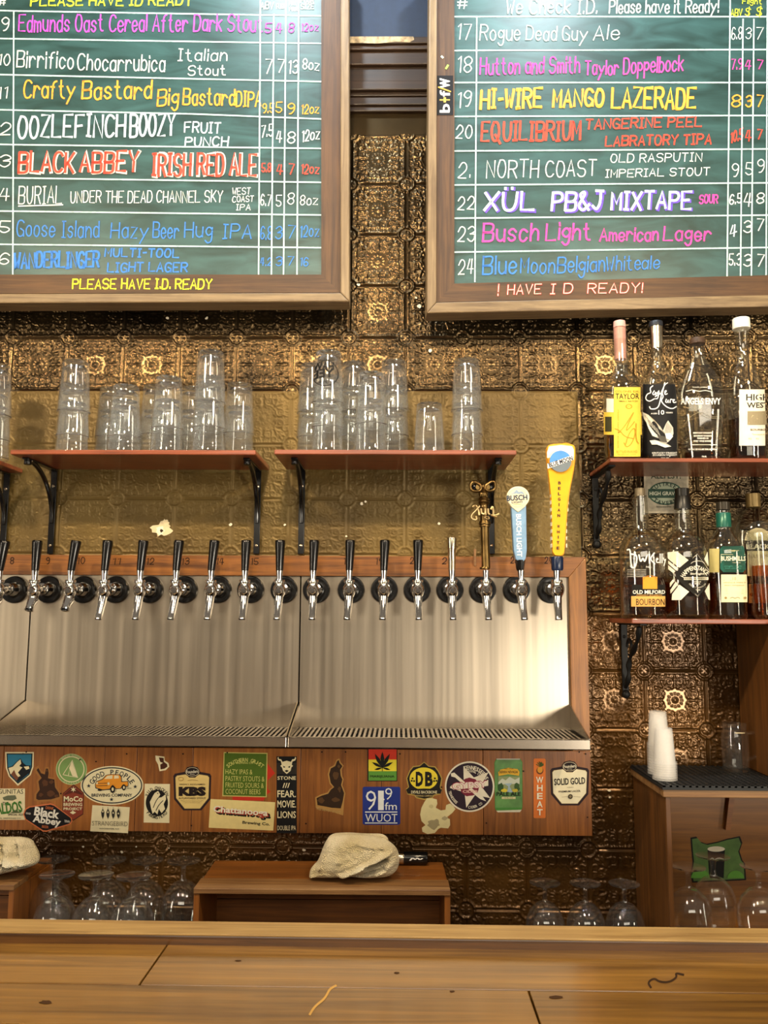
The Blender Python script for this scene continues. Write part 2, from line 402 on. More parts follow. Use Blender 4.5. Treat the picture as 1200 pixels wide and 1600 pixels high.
    def done(s, name, parent=None, label=None, cat=None, group=None):
        o = s.mb.build(name, s.mats, parent)
        if label:
            tag(o, label, cat, group)
            n = len(s.mb.v); c = Vector([sum(v[i] for v in s.mb.v)/n for i in range(3)]); recentre(o, c)
        return o
def ribbon(pts, w_):
    n = len(pts); vs_ = []; fs = []
    for i, p in enumerate(pts):
        a = pts[max(0, i-1)]; b = pts[min(n-1, i+1)]
        dx, dy = b[0]-a[0], b[1]-a[1]; L = math.hypot(dx, dy) or 1; nx, ny = -dy/L*w_/2, dx/L*w_/2
        ex = 0; ey = 0
        if i == 0: ex, ey = -dx/L*w_*.3, -dy/L*w_*.3
        if i == n-1: ex, ey = dx/L*w_*.3, dy/L*w_*.3
        vs_ += [(p[0]+nx+ex, p[1]+ny+ey), (p[0]-nx+ex, p[1]-ny+ey)]
    for i in range(n-1): fs.append((2*i, 2*i+1, 2*i+3, 2*i+2))
    return vs_, fs
# ------------------------------------------------------------------ hand lettering: one-stroke alphabet (baseline 2, x-height 6, caps 8)
HAND = {}
for ln in '''A 02 28 42,14 34|B 02 08,~08 48 46 35 05,~05 45 44 42 02|C ~47 38 18 06 04 12 32 43|D 02 08,~08 38 46 44 32 02|E 48 08 02 42,05 35|F 48 08 02,05 35|G ~47 38 18 06 04 12 32 43,25 44 42|H 08 02,48 42,05 45|I 08 28,18 12,02 22|J 18 48,~38 34 22 12 03|K 08 02,48 04,15 42|L 08 02 42|M 02 08 24 48 42|N 02 08 42 48|O ~18 06 04 12 32 44 46 38 18|P 02 08,~08 38 47 46 35 05|Q ~18 06 04 12 32 44 46 38 18,24 51|R 02 08,~08 38 47 46 35 05,25 42|S ~47 38 18 07 06 15 35 44 43 32 12 03|T 08 48,28 22|U ~08 04 12 32 44 48|V 08 22 48|W 08 12 26 32 48|X 08 42,48 02|Y 08 25 48,25 22|Z 08 48 02 42|a ~35 26 16 05 03 12 22 33,36 32|b 08 02,~05 16 26 35 33 22 12 03|c ~35 26 16 05 03 12 22 33|d 38 32,~35 26 16 05 03 12 22 33|e ~04 34 35 26 16 05 03 12 22 33|f ~38 28 17 12,06 26|g ~35 26 16 05 04 13 23 34,~36 31 20 10 01|h 08 02,~04 16 26 35 32|i 06 02,08 07|j ~26 21 10 00,28 27|k 08 02,36 04,14 32|l 08 02|m 06 02,~05 16 25 22,~25 36 45 42|n 06 02,~04 16 26 35 32|o ~16 05 03 12 22 33 35 26 16|p 06 00,~05 16 26 35 34 23 13 04|q 36 30,~35 26 16 05 04 13 23 34|r 06 02,~04 16 26 35|s ~35 26 16 05 14 24 33 22 12 03|t ~18 13 22 32,06 26|u ~06 03 12 22 33,36 32|v 06 22 46|w 06 12 25 32 46|x 06 32,36 02|y 06 23,46 00|z 06 36 02 32|0 ~18 06 04 12 22 34 36 28 18|1 07 18 12|2 ~06 18 28 37 35 02,02 32|3 ~07 18 28 37 36 15,~15 35 34 33 22 12 03|4 18 04 34,28 22|5 38 08 05,~05 25 34 33 22 12 03|6 ~37 28 18 06 03 12 22 33 34 25 15 04|7 08 38 12|8 ~15 06 07 18 28 37 36 25 15 04 03 12 22 33 34 25|9 ~36 25 15 06 07 18 28 37 36 34 22 12|. 02 03|! 08 04,02 03|- 05 25|# 18 12,38 32,06 46,04 44|& ~42 07 18 28 27 04 03 12 22 44|$ ~37 28 18 07 15 25 33 22 12 03,29 21|/ 02 38|' 08 07'''.split('|'):
    k, d = ln[0], ln[2:]
    HAND[k] = [(q.startswith('~'), [(int(p[0]), int(p[1])-2) for p in q.lstrip('~').split(' ')]) for q in d.split(',')]
def chaikin(p, it=2):
    for _ in range(it):
        q = [p[0]]
        for a, b in zip(p, p[1:]):
            q += [tuple(u*.75+v*.25 for u, v in zip(a, b)), tuple(u*.25+v*.75 for u, v in zip(a, b))]
        p = q+[p[-1]]
    return p
def hand(art, t, x0, x1, b0, b1, h, c, w_=2.0, jit=.25, slant=.08):
    """hand-lettered line from (x0,b0) to (x1,b1), capital height h pixels"""
    strokes = []; cx = 0.0
    for ch in t:
        if ch == ' ': cx += 2.6; continue
        base = 'U' if ch == 'Ü' else ch
        st = HAND[base]; wd = max(p[0] for s_, q in st for p in q); jy = random.uniform(-jit, jit)
        for s_, q in st:
            q = [(a+random.uniform(-jit, jit)*.5, b+random.uniform(-jit, jit)*.5) for a, b in q] if len(q) > 2 or True else q
            q = chaikin(q) if s_ else q
            strokes.append([(cx+a+b*slant, b+jy) for a, b in q])
        if ch == 'Ü': strokes += [[(cx+1, 7.2), (cx+1, 7.7)], [(cx+3, 7.2), (cx+3, 7.7)]]
        cx += wd+1.5
    cx = max(cx-1.5, 1.0); mi = art.mi(c)
    for q in strokes:
        pts = [(x0+a/cx*(x1-x0), b0+(b1-b0)*a/cx-b/6*h) for a, b in q]
        vs_, fs = ribbon(pts, w_*.9)
        art.mb.add([art.P(*p) for p in vs_], fs, mi)
    return art
# ================================================================== SETTING
YW, YF, YS = 2.168, 2.10, 1.95            # tin wall, front of the tap wall, front of the shelves
TW, TH = .1524, .1524*.9592
X0, Z0 = .1001*TW, EYE+8.6787*TW
ZC = EYE-.766                              # back counter height
def tile_relief(n):
    u = np.linspace(-1, 1, n+1); U, V = np.meshgrid(u, u)
    a = np.maximum(abs(U), abs(V)); b = np.minimum(abs(U), abs(V))
    rc = np.hypot(1-abs(U), 1-abs(V)); h = np.zeros_like(U)
    g = lambda d, w_: np.exp(-(d/w_)**2)
    edge = 1-a
    keep = np.clip((rc-.25)/.05, 0, 1)
    h += .9*g(edge-.075, .035)*keep*np.clip((1-b-.07)/.05+1, 0, 1)
    h += .9*g(rc-.27, .035)+.55*np.clip((.19-rc)/.05, 0, 1)*(.7+.5*np.cos(8*np.arctan2(1-abs(V), 1-abs(U)))*np.clip(rc/.15, 0, 1))
    r = np.hypot(U, V); th = np.arctan2(V, U)
    h += .5*np.clip((.13-r)/.14, 0, 1)+.4*g(r-.215, .03)*np.clip(np.cos(12*th)*1.5, 0, 1)
    ring = lambda x, y, R, w_: g(np.hypot(a-x, b-y)-R, w_)
    dot = lambda x, y, R: np.clip(1.4-np.hypot(a-x, b-y)/R*1.2, 0, 1)
    def seg(x0, y0, x1, y1, w_):
        dx, dy = x1-x0, y1-y0; t = np.clip(((a-x0)*dx+(b-y0)*dy)/(dx*dx+dy*dy), 0, 1)
        return g(np.hypot(a-x0-t*dx, b-y0-t*dy), w_)
    an1 = np.arctan2(b-.20, a-.60)
    h2 = np.maximum.reduce([.95*ring(.60, .20, .135, .026)*(1-.9*g(an1-2.6, .5)), .85*ring(.62, .185, .065, .022), .6*dot(.625, .18, .03),
        .9*ring(.79, .40, .085, .024)*(b > .33), .8*dot(.79, .40, .035), .8*seg(.72, .27, .88, .22, .026), .8*seg(.86, .05, .74, .10, .03), .7*seg(.88, .13, .78, .16, .024),
        .85*seg(.44, .42, .56, .50, .03), .8*seg(.56, .50, .70, .52, .026), .8*seg(.60, .56, .76, .66, .026), .75*seg(.66, .60, .66, .66, .03), .7*dot(.52, .36, .035),
        .7*seg(.88, .34, .88, .48, .024), .65*dot(.84, .58, .035), .6*dot(.74, .56, .03), .7*seg(.40, .12, .46, .05, .026), .6*dot(.36, .22, .03), .6*seg(.46, .26, .40, .33, .022), .65*dot(.70, .02, .035), .6*dot(.80, .0, .03)])
    h += h2*(edge > .10)*np.clip((rc-.30)/.04, 0, 1)
    return np.clip(h, 0, 1.25)
def tin_wall():
    vs_ = []; fs = []; ms = []; base = 0
    n = 60; H = tile_relief(n)
    idx = np.arange((n+1)**2).reshape(n+1, n+1)
    q = np.stack([idx[:-1, :-1], idx[1:, :-1], idx[1:, 1:], idx[:-1, 1:]], -1).reshape(-1, 4)
    s01 = np.linspace(0, 1, n+1)
    for k in range(-4, 16):
        for c in range(-14, 14):
            x0 = X0+c*TW; z0 = Z0-k*TH
            hid = (c <= 2 and 9 <= k <= 11) or (k <= 1 and (c <= -2 or c >= 1)) or k < 0 or c < -9 or c > 9 or k > 14
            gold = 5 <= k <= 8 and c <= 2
            if hid:
                vs_.append(np.array([[x0, YW, z0], [x0+TW, YW, z0], [x0+TW, YW, z0-TH], [x0, YW, z0-TH]]))
                fs.append(np.array([[0, 3, 2, 1]])+base); ms += [0]; base += 4
            else:
                XX, ZZ = np.meshgrid(x0+TW*s01, z0-TH*s01)
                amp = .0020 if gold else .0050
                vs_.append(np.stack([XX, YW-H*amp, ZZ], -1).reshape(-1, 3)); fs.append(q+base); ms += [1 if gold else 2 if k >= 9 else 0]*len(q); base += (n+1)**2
    v = np.concatenate(vs_); f = np.concatenate(fs)
    me = bpy.data.meshes.new('wall_back'); me.vertices.add(len(v)); me.vertices.foreach_set('co', v.ravel())
    me.loops.add(f.size); me.loops.foreach_set('vertex_index', f.ravel().astype(np.int32))
    me.polygons.add(len(f)); me.polygons.foreach_set('loop_start', np.arange(0, f.size, 4, dtype=np.int32))
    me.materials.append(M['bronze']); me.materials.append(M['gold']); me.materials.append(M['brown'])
    me.polygons.foreach_set('material_index', np.array(ms, np.int32)); me.polygons.foreach_set('use_smooth', np.ones(len(f), bool))
    me.update(); me.validate()
    o = bpy.data.objects.new('wall_back', me); COL.objects.link(o); return structure(o)
wall = tin_wall()
def blob(cx, cy_, rx, ry, n=18, j=.35): return [(cx+rx*(1+random.uniform(-j, j))*math.cos(2*math.pi*i/n), cy_+ry*(1+random.uniform(-j, j))*math.sin(2*math.pi*i/n)) for i in range(n)]
a = Art(Y(YW), base=.0028)
a.poly(blob(254, 827, 16, 11), '#d8c9a4'); a.poly(blob(250, 829, 7, 6), '#fff1cf'); a.poly(blob(259, 816, 5, 5), '#e8d8b0'); a.poly(blob(252, 829, 3, 2.5), '#2a1c0e')
a.done('plaster_patch', wall)
a = Art(Y(YW), base=.0055)
for x, y, r in ((360, 820, 3), (262, 497, 2.5), (323, 497, 2.5), (672, 548, 3), (565, 787, 2.5), (571, 784, 2), (686, 818, 2.5), (541, 838, 1.5), (560, 445, 2.5), (655, 478, 4), (650, 465, 2), (445, 820, 2), (952, 1235, 3), (953, 1246, 2), (130, 1323, 2), (190, 1331, 2.5), (213, 1323, 1.5), (475, 1328, 2.5), (264, 1325, 1.2), (672, 671, 2)):
    a.poly(blob(x, y, r, r*.8, 9), '#e9dfc6')
a.done('paint_chip', wall)  # small pale specks dotted over the tin
fl = MB().box(-3, 3, -3.5, 2.3, -.06, 0).build('floor', wood('floor_boards', '2a1b10', '4a3320', 0, .5, .5)); structure(fl)
# upper wall and the worn crown moulding between the boards
zt = W(606, 58, 2.12).z; zb = W(606, 172, 2.15).z
structure(MB().box(-2.1, 2.1, 2.125, 2.2, zt, EYE+2.05).build('wall_back_upper', M['blue']))
tr = MB()
d = zt-zb
for y0, z0, z1 in ((2.118, zt-.10*d, zt-.0*d), (2.124, zt-.17*d, zt-.10*d), (2.132, zt-.37*d, zt-.17*d), (2.142, zt-.60*d, zt-.37*d), (2.135, zt-.74*d, zt-.60*d), (2.145, zt-.80*d, zt-.74*d), (2.149, zt-.92*d, zt-.80*d), (2.155, zb, zt-.92*d)):
    tr.box(-2.1, 2.1, y0, YW+.01, z0, z1)
tr = structure(tr.build('trim_1', M['beam'], bevel=.003))
a = Art(Y(2.118), base=.0006)
a.poly([(546, 57), (600, 57), (646, 57), (647, 62), (640, 66), (620, 65), (590, 68), (560, 67), (546, 67)], paint('a08c6c', .7, var=.5, scale=90))
a.done('worn_paint_strip', tr)
# ================================================================== COUNTERS
t = thing('bar_counter', (0, 1.0, EYE-.53), 'long varnished plank bar counter with raised back rail along the bottom edge', 'bar counter', wc=True)
zb_ = W(600, 1481, 1.287).z
top = MB(); py = [(.55, .80), (.80, 1.046), (1.046, 1.155), (1.155, 1.30)]
cuts = {0: [-1.3, -.25, .6, 1.4], 1: [-1.3, -.62, .28, 1.4], 2: [-1.3, .17, 1.4], 3: [-1.3, -.34, 1.4]}
for i, (y0, y1) in enumerate(py):
    for x0, x1 in zip(cuts[i], cuts[i][1:]):
        top.box(x0+.0012, x1-.0012, y0+.0013, y1-.0013, zb_-.035, zb_)
top.build('plank_top', M['bar'], t, bevel=.0012)
MB().box(-1.3, 1.4, .62, 1.28, EYE-1.6, zb_-.035).build('counter_body', M['beam'], t)
MB().box(-1.3, 1.4, 1.287, 1.335, zb_-.02, zb_+.0135).build('back_rail', M['barrail'], t, bevel=.002)
MB().box(-1.3, 1.4, 1.285, 1.337, zb_+.0136, zb_+.0165).build('rail_cap', wood('worn_rail_cap', '6e5026', 'b3935c', 0, .8, .4, .05), t, bevel=.001)  # top strip in paler wood than the rail below
a = Art(lambda px, py_, off: (lambda r: CAMP+r*((zb_+.0004-CAMP.z)/r.z))(ray(px, py_)))
a.line(chaikin([(1017, 1543), (1012, 1535), (1022, 1528), (1030, 1534), (1045, 1535), (1058, 1527), (1055, 1520), (1068, 1523)]), 3.2, '#2c1908')
a.line(chaikin([(525, 1540), (515, 1545), (508, 1560), (492, 1572), (484, 1585)]), 3.5, '#b08a4a')
for x, y, rx, ry in ((72, 1566, 10, 3), (868, 1558, 12, 2.5), (706, 1549, 4, 1.5), (372, 1501, 5, 1.3), (620, 1520, 5, 1.5)): a.poly(blob(x, y, rx, ry, 12, .2), '#3a230c')
a.done('knot_mark', t)
t = thing('back_counter', (0, 2.0, 0), 'dark back counter under the tap wall holding crates and snifter glasses', 'counter', wc=True)
MB().box(-1.5, 1.5, 1.70, 2.150, ZC-.05, ZC-.012).build('counter_top', M['beam'], t)
MB().box(-1.5, 1.5, 1.74, 2.150, .0, ZC-.05).build('counter_body', M['dark'], t)
mt = MB().box(-1.5, 1.5, 1.71, 2.148, ZC-.012, ZC-.004)
for i in range(90): mt.box(-1.5+i*.0333, -1.488+i*.0333, 1.712, 2.146, ZC-.004, ZC)
mt.build('rubber_mat', M['rubber'], t)

# ================================================================== CHALKBOARDS
def chalkboard(name, pl, outer, moul, strip, green, label, side):
    """outer / moulding / strip / green corners in photo pixels on plane pl: (left, top, right, bottomLeft, bottomRight)"""
    n = pl.n
    c0 = pl(600 if side == 'l' else 800, 400)
    t = thing(name, (c0.x, 2.1, EYE+.86), label, 'chalkboard', wc=True)
    return t
def quad(art, pts): return [art.P(*p) for p in pts]
def slab(mb, pl, pts, f, b):            # prism of a pixel outline on plane pl from offset f (front) to b (back)
    return mb.hexa([pl(x, y, f) for x, y in pts], [pl(x, y, f)-pl.n*(f-b) for x, y in pts])
GR = None
def board_mat():
    m, t, b = mat('chalkboard_green')
    co = t.nodes.new('ShaderNodeTexCoord'); n = t.nodes.new('ShaderNodeTexNoise'); n.inputs['Scale'].default_value = 9; n.inputs['Detail'].default_value = 8; n.inputs['Distortion'].default_value = 1.2
    mp = t.nodes.new('ShaderNodeMapping'); mp.inputs['Scale'].default_value = (.6, 1, 2.2)
    t.links.new(co.outputs['Object'], mp.inputs[0]); t.links.new(mp.outputs[0], n.inputs['Vector'])
    r = t.nodes.new('ShaderNodeValToRGB'); r.color_ramp.elements[0].position = .3; r.color_ramp.elements[1].position = .8
    r.color_ramp.elements[0].color = lin('1c3634')+(1,); r.color_ramp.elements[1].color = lin('3a6062')+(1,)
    t.links.new(n.outputs['Fac'], r.inputs[0]); t.links.new(r.outputs[0], b.inputs['Base Color']); b.inputs['Roughness'].default_value = .42
    return m
GR = board_mat()
def chalk(h, emit=0):
    key = ('chalk', h)
    if key in MATS: return MATS[key]
    m, t, b = mat('chalk_'+str(len(MATS)))
    co = t.nodes.new('ShaderNodeTexCoord'); n = t.nodes.new('ShaderNodeTexNoise'); n.inputs['Scale'].default_value = 120; n.inputs['Detail'].default_value = 5
    t.links.new(co.outputs['Object'], n.inputs['Vector'])
    r = t.nodes.new('ShaderNodeValToRGB'); c = lin(h)
    r.color_ramp.elements[0].position = .28; r.color_ramp.elements[1].position = .5
    r.color_ramp.elements[0].color = tuple(x*.6+.02 for x in c)+(1,); r.color_ramp.elements[1].color = c+(1,)
    t.links.new(n.outputs['Fac'], r.inputs[0]); t.links.new(r.outputs[0], b.inputs['Base Color']); b.inputs['Roughness'].default_value = .85
    MATS[key] = m; return m
WH, PK, MG, OR, RD, BL, YG, PB, LV, GL = [chalk(h) for h in ('e8efec', 'f04aa8', 'd24fd0', 'ffa43a', 'f04a38', '3f7fd6', 'd8ea3a', 'c9dcec', 'b9a8ea', 'b8dadb')]
# ---- left board
PL = Plane(W(300, 400, 2.05), (.012, -1, 0))
tL = thing('chalkboard', (-.55, 2.1, EYE+.85), 'green chalkboard of coloured beer names on the left, numbers nine to sixteen', 'chalkboard', 'beer menu chalkboards', wc=True)
slab(MB(), PL, [(-140, -60), (502, -60), (502, 429), (-140, 429)], 0, -.03).build('writing_panel', GR, tL)
slab(MB(), PL, [(502, -60), (532, -60), (532, 457), (502, 429)], .006, -.03).build('inner_strip', M['strip_v'], tL)
slab(MB(), PL, [(-140, 429), (502, 429), (532, 457), (-140, 459)], .006, -.03).build('inner_strip', M['strip'], tL)
slab(MB(), PL, [(532, -60), (545, -60), (546, 471), (532, 457)], .016, -.045).build('frame_rail', M['frame_v'], tL, bevel=.003)
slab(MB(), PL, [(-140, 459), (532, 457), (546, 471), (-140, 474)], .016, -.045).build('frame_rail', M['frame'], tL, bevel=.003)
slab(MB(), PL, [(-168, -60), (-140, -60), (-140, 459), (-168, 474)], .016, -.045).build('frame_rail', M['frame_v'], tL, bevel=.003)
a = Art(PL, base=.0008)
for l in ([(-140, 12), (21, 17), (502, 25)], [(-140, 58), (21, 60.5), (502, 68)], [(-140, 113), (21, 117), (502, 127.5)], [(-140, 168), (21, 172), (300, 178), (502, 186)], [(-140, 223), (21, 226), (502, 232)], [(-140, 275), (21, 278), (502, 285)], [(-140, 328), (21, 330), (502, 336)], [(-140, 380), (21, 382), (502, 387)], [(21.5, 17), (20, 429)], [(407, 0), (404, 429)], [(428, 22), (424, 429)], [(447, 0), (443, 429)], [(467, 0), (464, 429)]):
    a.line(l, 2.3, GL)
a.up(); a.done('ruled_lines', tL)
def row(board, pl, items, base=.0016):
    for it in items:
        a = Art(pl, base=base); hand(a, *it); a.done('chalk_lettering', board)
rL = lambda *i: row(tL, PL, i)
rL(('PLEASE HAVE ID READY', 48, 299, 9, 8, 15, YG, 2.8), ('ABV', 407, 427, 14, 14, 11, WH, 1.6), ('FLIGHT', 432, 448, 13, 13, 7, WH, 1), ('FULL', 452, 463, 8, 8, 6, WH, 1), ('POUR', 452, 465, 17, 17, 6, WH, 1), ('POUR', 470, 490, 4, 4, 7, WH, 1.4), ('SIZE', 470, 490, 14, 14, 8, WH, 1.5), ('#', -2, 8, 8, 8, 10, WH, 1.5))
rL(('9', 2, 13, 48, 48, 20, WH, 2), ('Edmunds Oast Cereal After Dark Stout', 29, 410, 49, 49, 26, MG, 2.6), ('5', 414, 423, 51, 51, 15, MG, 2), ('4', 431, 440, 51, 51, 15, MG, 2), ('8', 451, 459, 51, 51, 15, MG, 1.6), ('12oz', 471, 497, 48, 48, 12, MG, 1.6))
rL(('10', -2, 15, 102, 102, 17, WH, 2), ('Birrifico', 26, 114, 104, 107, 25, WH, 2.3), ('Chocarrubica', 121, 257, 109, 112, 25, WH, 2.3), ('Italian', 278, 354, 95, 95, 18, WH, 2), ('Stout', 294, 352, 118, 117, 15, WH, 2), ('7', 414, 424, 115, 115, 22, WH, 2), ('7', 433, 443, 113, 113, 20, WH, 2), ('13', 451, 465, 114, 114, 20, WH, 2), ('8oz', 473, 498, 108, 110, 16, WH, 2))
rL(('11', -4, 10, 154, 154, 18, WH, 2), ('Crafty', 37, 116, 152, 154, 27, OR, 3), ('Bastard', 128, 236, 154, 154, 27, OR, 3.4), ('Big', 246, 278, 165, 163, 25, OR, 3), ('Bastard', 286, 366, 164, 164, 25, OR, 3), ('DIPA', 369, 407, 167, 165, 23, OR, 2.8), ('9.5', 410, 427, 176, 176, 14, OR, 1.8), ('5', 431, 440, 176, 176, 16, OR, 1.8), ('9', 449, 459, 178, 178, 16, OR, 2), ('12oz', 471, 498, 178, 177, 14, OR, 1.8))
rL(('12', -14, 15, 210, 210, 19, WH, 2), ('OOZLEFINCH', 28, 195, 215, 213, 34, PB, 4), ('BOOZY', 203, 272, 213, 213, 34, PB, 4), ('FRUIT', 288, 344, 207, 208, 16, PB, 2.6), ('PUNCH', 289, 356, 229, 228, 14, PB, 2.6), ('7.5', 408, 426, 215, 212, 18, WH, 2), ('4', 431, 440, 222, 222, 17, WH, 2), ('8', 449, 460, 223, 223, 17, WH, 2), ('12oz', 472, 499, 221, 217, 17, WH, 2))
rL(('13', -14, 15, 260, 260, 18, WH, 2), ('BLACK', 30.5, 116, 269.5, 268.5, 31, chalk('f3d9d2'), 6.4), ('ABBEY', 126.5, 216, 268.5, 268.5, 31, chalk('f3d9d2'), 6.4), ('IRISH RED ALE', 239.5, 401, 274.5, 273.5, 33, chalk('f3d9d2'), 6.4))
rL2 = lambda *i: row(tL, PL, i, .0022)
rL2(('BLACK', 29, 115, 269, 268, 31, RD, 4.4), ('ABBEY', 125, 215, 268, 268, 31, RD, 4.4), ('IRISH RED ALE', 238, 400, 274, 273, 33, RD, 4.4), ('5.8', 409, 423, 268, 268, 13, RD, 1.9), ('4', 432, 441, 272, 272, 15, RD, 2), ('7', 451, 459, 272, 272, 16, RD, 2), ('12oz', 471, 498, 271, 271, 14, RD, 2))
rL(('14', -14, 14, 313, 313, 19, WH, 2), ('BURIAL', 29, 96, 318, 318, 27, WH, 1.9), ('UNDER THE DEAD CHANNEL SKY', 110, 347, 317, 316, 18, WH, 1.7), ('WEST', 363, 391, 304, 303, 10, WH, 1.3), ('COAST', 363, 396, 316, 315, 9, WH, 1.3), ('IPA', 369, 391, 328, 328, 9, WH, 1.3), ('6.7', 407, 423, 321, 321, 17, WH, 1.6), ('5', 431, 439, 322, 322, 17, WH, 1.6), ('8', 449, 459, 318, 318, 17, WH, 1.6), ('8oz', 469, 496, 320, 320, 15, WH, 1.6))
a = Art(PL, base=.0018); a.line([(29, 322), (98, 320)], 1.8, WH); a.done('chalk_lettering', tL)
rL(('15', -14, 14, 364, 364, 18, WH, 2), ('Goose Island', 26, 154, 369, 371, 25, BL, 2.3), ('Hazy', 173, 231, 372, 372, 24, BL, 2.3), ('Beer', 239, 279, 372, 372, 24, BL, 2.3), ('Hug', 288, 331, 371, 371, 24, BL, 2.3), ('IPA', 348, 392, 372, 372, 22, BL, 2.3), ('6.8', 407, 424, 374, 374, 20, BL, 1.8), ('3', 430, 440, 373, 373, 19, BL, 1.8), ('7', 449, 460, 373, 373, 20, BL, 1.8), ('12oz', 469, 498, 371, 369, 18, BL, 1.8))
rL(('16', -14, 13, 413, 413, 17, WH, 2), ('WANDERLINGER', 22, 154, 419, 417, 24, BL, 4.2), ('MULTI-TOOL', 164, 279, 401, 402, 13, BL, 2.8), ('LIGHT LAGER', 168, 292, 425, 424, 14, BL, 2.8), ('4.2', 407, 423, 415, 415, 12, BL, 1.7), ('3', 431, 440, 415, 415, 14, BL, 1.8), ('7', 449, 458, 415, 415, 14, BL, 1.8), ('16', 469, 481, 416, 416, 13, BL, 1.8))
a = Art(PL, base=.0072); hand(a, 'PLEASE HAVE I.D. READY', 113, 330, 451, 451, 15, YG, 2.6); a.done('chalk_lettering', tL)
# ---- right board
PR = Plane(W(700, 440, 2.045), (.045, -1, 0))
tR = thing('chalkboard', (.55, 2.1, EYE+.85), 'green chalkboard of coloured beer names on the right, numbers seventeen to twenty-four', 'chalkboard', 'beer menu chalkboards', wc=True)
slab(MB(), PR, [(710, -60), (1310, -60), (1310, 427), (710, 443)], 0, -.03).build('writing_panel', GR, tR)
slab(MB(), PR, [(683, -60), (710, -60), (710, 443), (682, 472)], .006, -.03).build('inner_strip', M['strip_v'], tR)
slab(MB(), PR, [(682, 472), (710, 443), (1310, 427), (1310, 459)], .006, -.03).build('inner_strip', M['strip'], tR)
slab(MB(), PR, [(671, -60), (683, -60), (682, 472), (667, 489)], .016, -.045).build('frame_rail', M['frame_v'], tR, bevel=.003)
slab(MB(), PR, [(667, 489), (682, 472), (1310, 458), (1310, 477)], .016, -.045).build('frame_rail', M['frame'], tR, bevel=.003)
slab(MB(), PR, [(1310, -60), (1338, -60), (1338, 476), (1310, 458)], .016, -.045).build('frame_rail', M['frame_v'], tR, bevel=.003)
a = Art(PR, base=.0008)
for l in ([(710, 26), (1310, 26)], [(710, 79), (1310, 77)], [(710, 129), (1310, 129)], [(710, 182), (1310, 180)], [(710, 236), (1310, 232)], [(710, 289), (1310, 285)], [(710, 341), (1310, 335)], [(710, 394), (1310, 385)], [(745, 26), (742, 440)], [(1141, 0), (1136, 431)], [(1161, 30), (1157, 431)], [(1178, 30), (1174, 430)], [(1199, 0), (1197, 430)]):
    a.line(l, 2.3, GL)
a.up(); a.done('ruled_lines', tR)
rR = lambda *i: row(tR, PR, i)
rR(('#', 714, 729, 13, 13, 15, WH, 2), ('We Check I.D.', 791, 932, 21, 21, 22, WH, 2.2), ('Please have it Ready!', 952, 1122, 21, 19, 20, WH, 2.2), ('ABV', 1142, 1159, 25, 25, 11, YG, 1.5), ('$', 1164, 1172, 24, 24, 11, YG, 1.5), ('$', 1181, 1190, 24, 24, 13, YG, 1.6), ('Flight', 1160, 1190, 6, 6, 8, YG, 1.3))
rR(('17', 715, 735, 62, 62, 24, WH, 1.8), ('Rogue', 750, 812, 62, 63, 24, WH, 1.9), ('Dead', 822, 869, 63, 63, 22, WH, 1.9), ('Guy', 878, 917, 63, 63, 22, WH, 1.9), ('Ale', 927, 967, 62, 62, 22, WH, 1.9), ('6.8', 1143, 1159, 61, 61, 19, WH, 1.4), ('3', 1165, 1173, 60, 60, 17, WH, 1.4), ('7', 1181, 1191, 61, 61, 18, WH, 1.4))
rR(('18', 715, 736, 114, 114, 25, WH, 1.9), ('Hutton and Smith', 750, 905, 117, 113, 25, PK, 2.6), ('Taylor', 914, 966, 117, 117, 22, PK, 2.6), ('Doppelbock', 974, 1067, 116, 110, 24, PK, 2.6), ('7.9', 1143, 1159, 108, 108, 16, PK, 1.9), ('4', 1164, 1173, 108, 108, 14, PK, 2), ('7', 1183, 1191, 108, 108, 14, PK, 2))
rR(('19', 715, 735, 168, 166, 24, WH, 1.9), ('HI-WIRE', 751, 846, 170, 167, 29, OR, 4.8), ('MANGO', 864, 942, 167, 166, 26, OR, 4.8), ('LAZERADE', 956, 1086, 168, 169, 31, OR, 4.8), ('8', 1143, 1156, 167, 167, 18, OR, 2.6), ('3', 1165, 1174, 166, 166, 17, OR, 2.5), ('7', 1182, 1191, 166, 166, 18, OR, 2.5))
row(tR, PR, [('HI-WIRE', 751, 846, 169, 166, 29, chalk('ffe25a'), 2.0), ('MANGO', 864, 942, 166, 165, 26, chalk('ffe25a'), 2), ('LAZERADE', 956, 1086, 167, 168, 31, chalk('f6f04a'), 2)], .0021)
rR(('20', 712, 737, 216, 216, 20, WH, 1.9), ('EQUILIBRIUM', 752, 906, 220, 219, 29, RD, 4), ('TANGERINE PEEL', 915, 1096, 202, 197, 15, RD, 2.8), ('LABRATORY TIPA', 946, 1111, 228, 225, 15, RD, 2.8), ('10.5', 1142, 1160, 224, 216, 16, RD, 2.2), ('4', 1164, 1173, 220, 220, 17, RD, 2.2), ('7', 1183, 1190, 217, 217, 15, RD, 2.2))
rR(('2.', 716, 734, 277, 277, 24, WH, 1.8), ('NORTH', 760, 841, 279, 277, 27, WH, 2), ('COAST', 852, 931, 277, 274, 25, WH, 2), ('OLD RASPUTIN', 954, 1096, 254, 252, 13, WH, 1.7), ('IMPERIAL STOUT', 946, 1108, 277, 274, 12, WH, 1.7), ('9', 1143, 1153, 276, 276, 20, WH, 1.8), ('5', 1165, 1175, 273, 273, 19, WH, 1.8), ('9', 1183, 1193, 270, 270, 20, WH, 1.8))
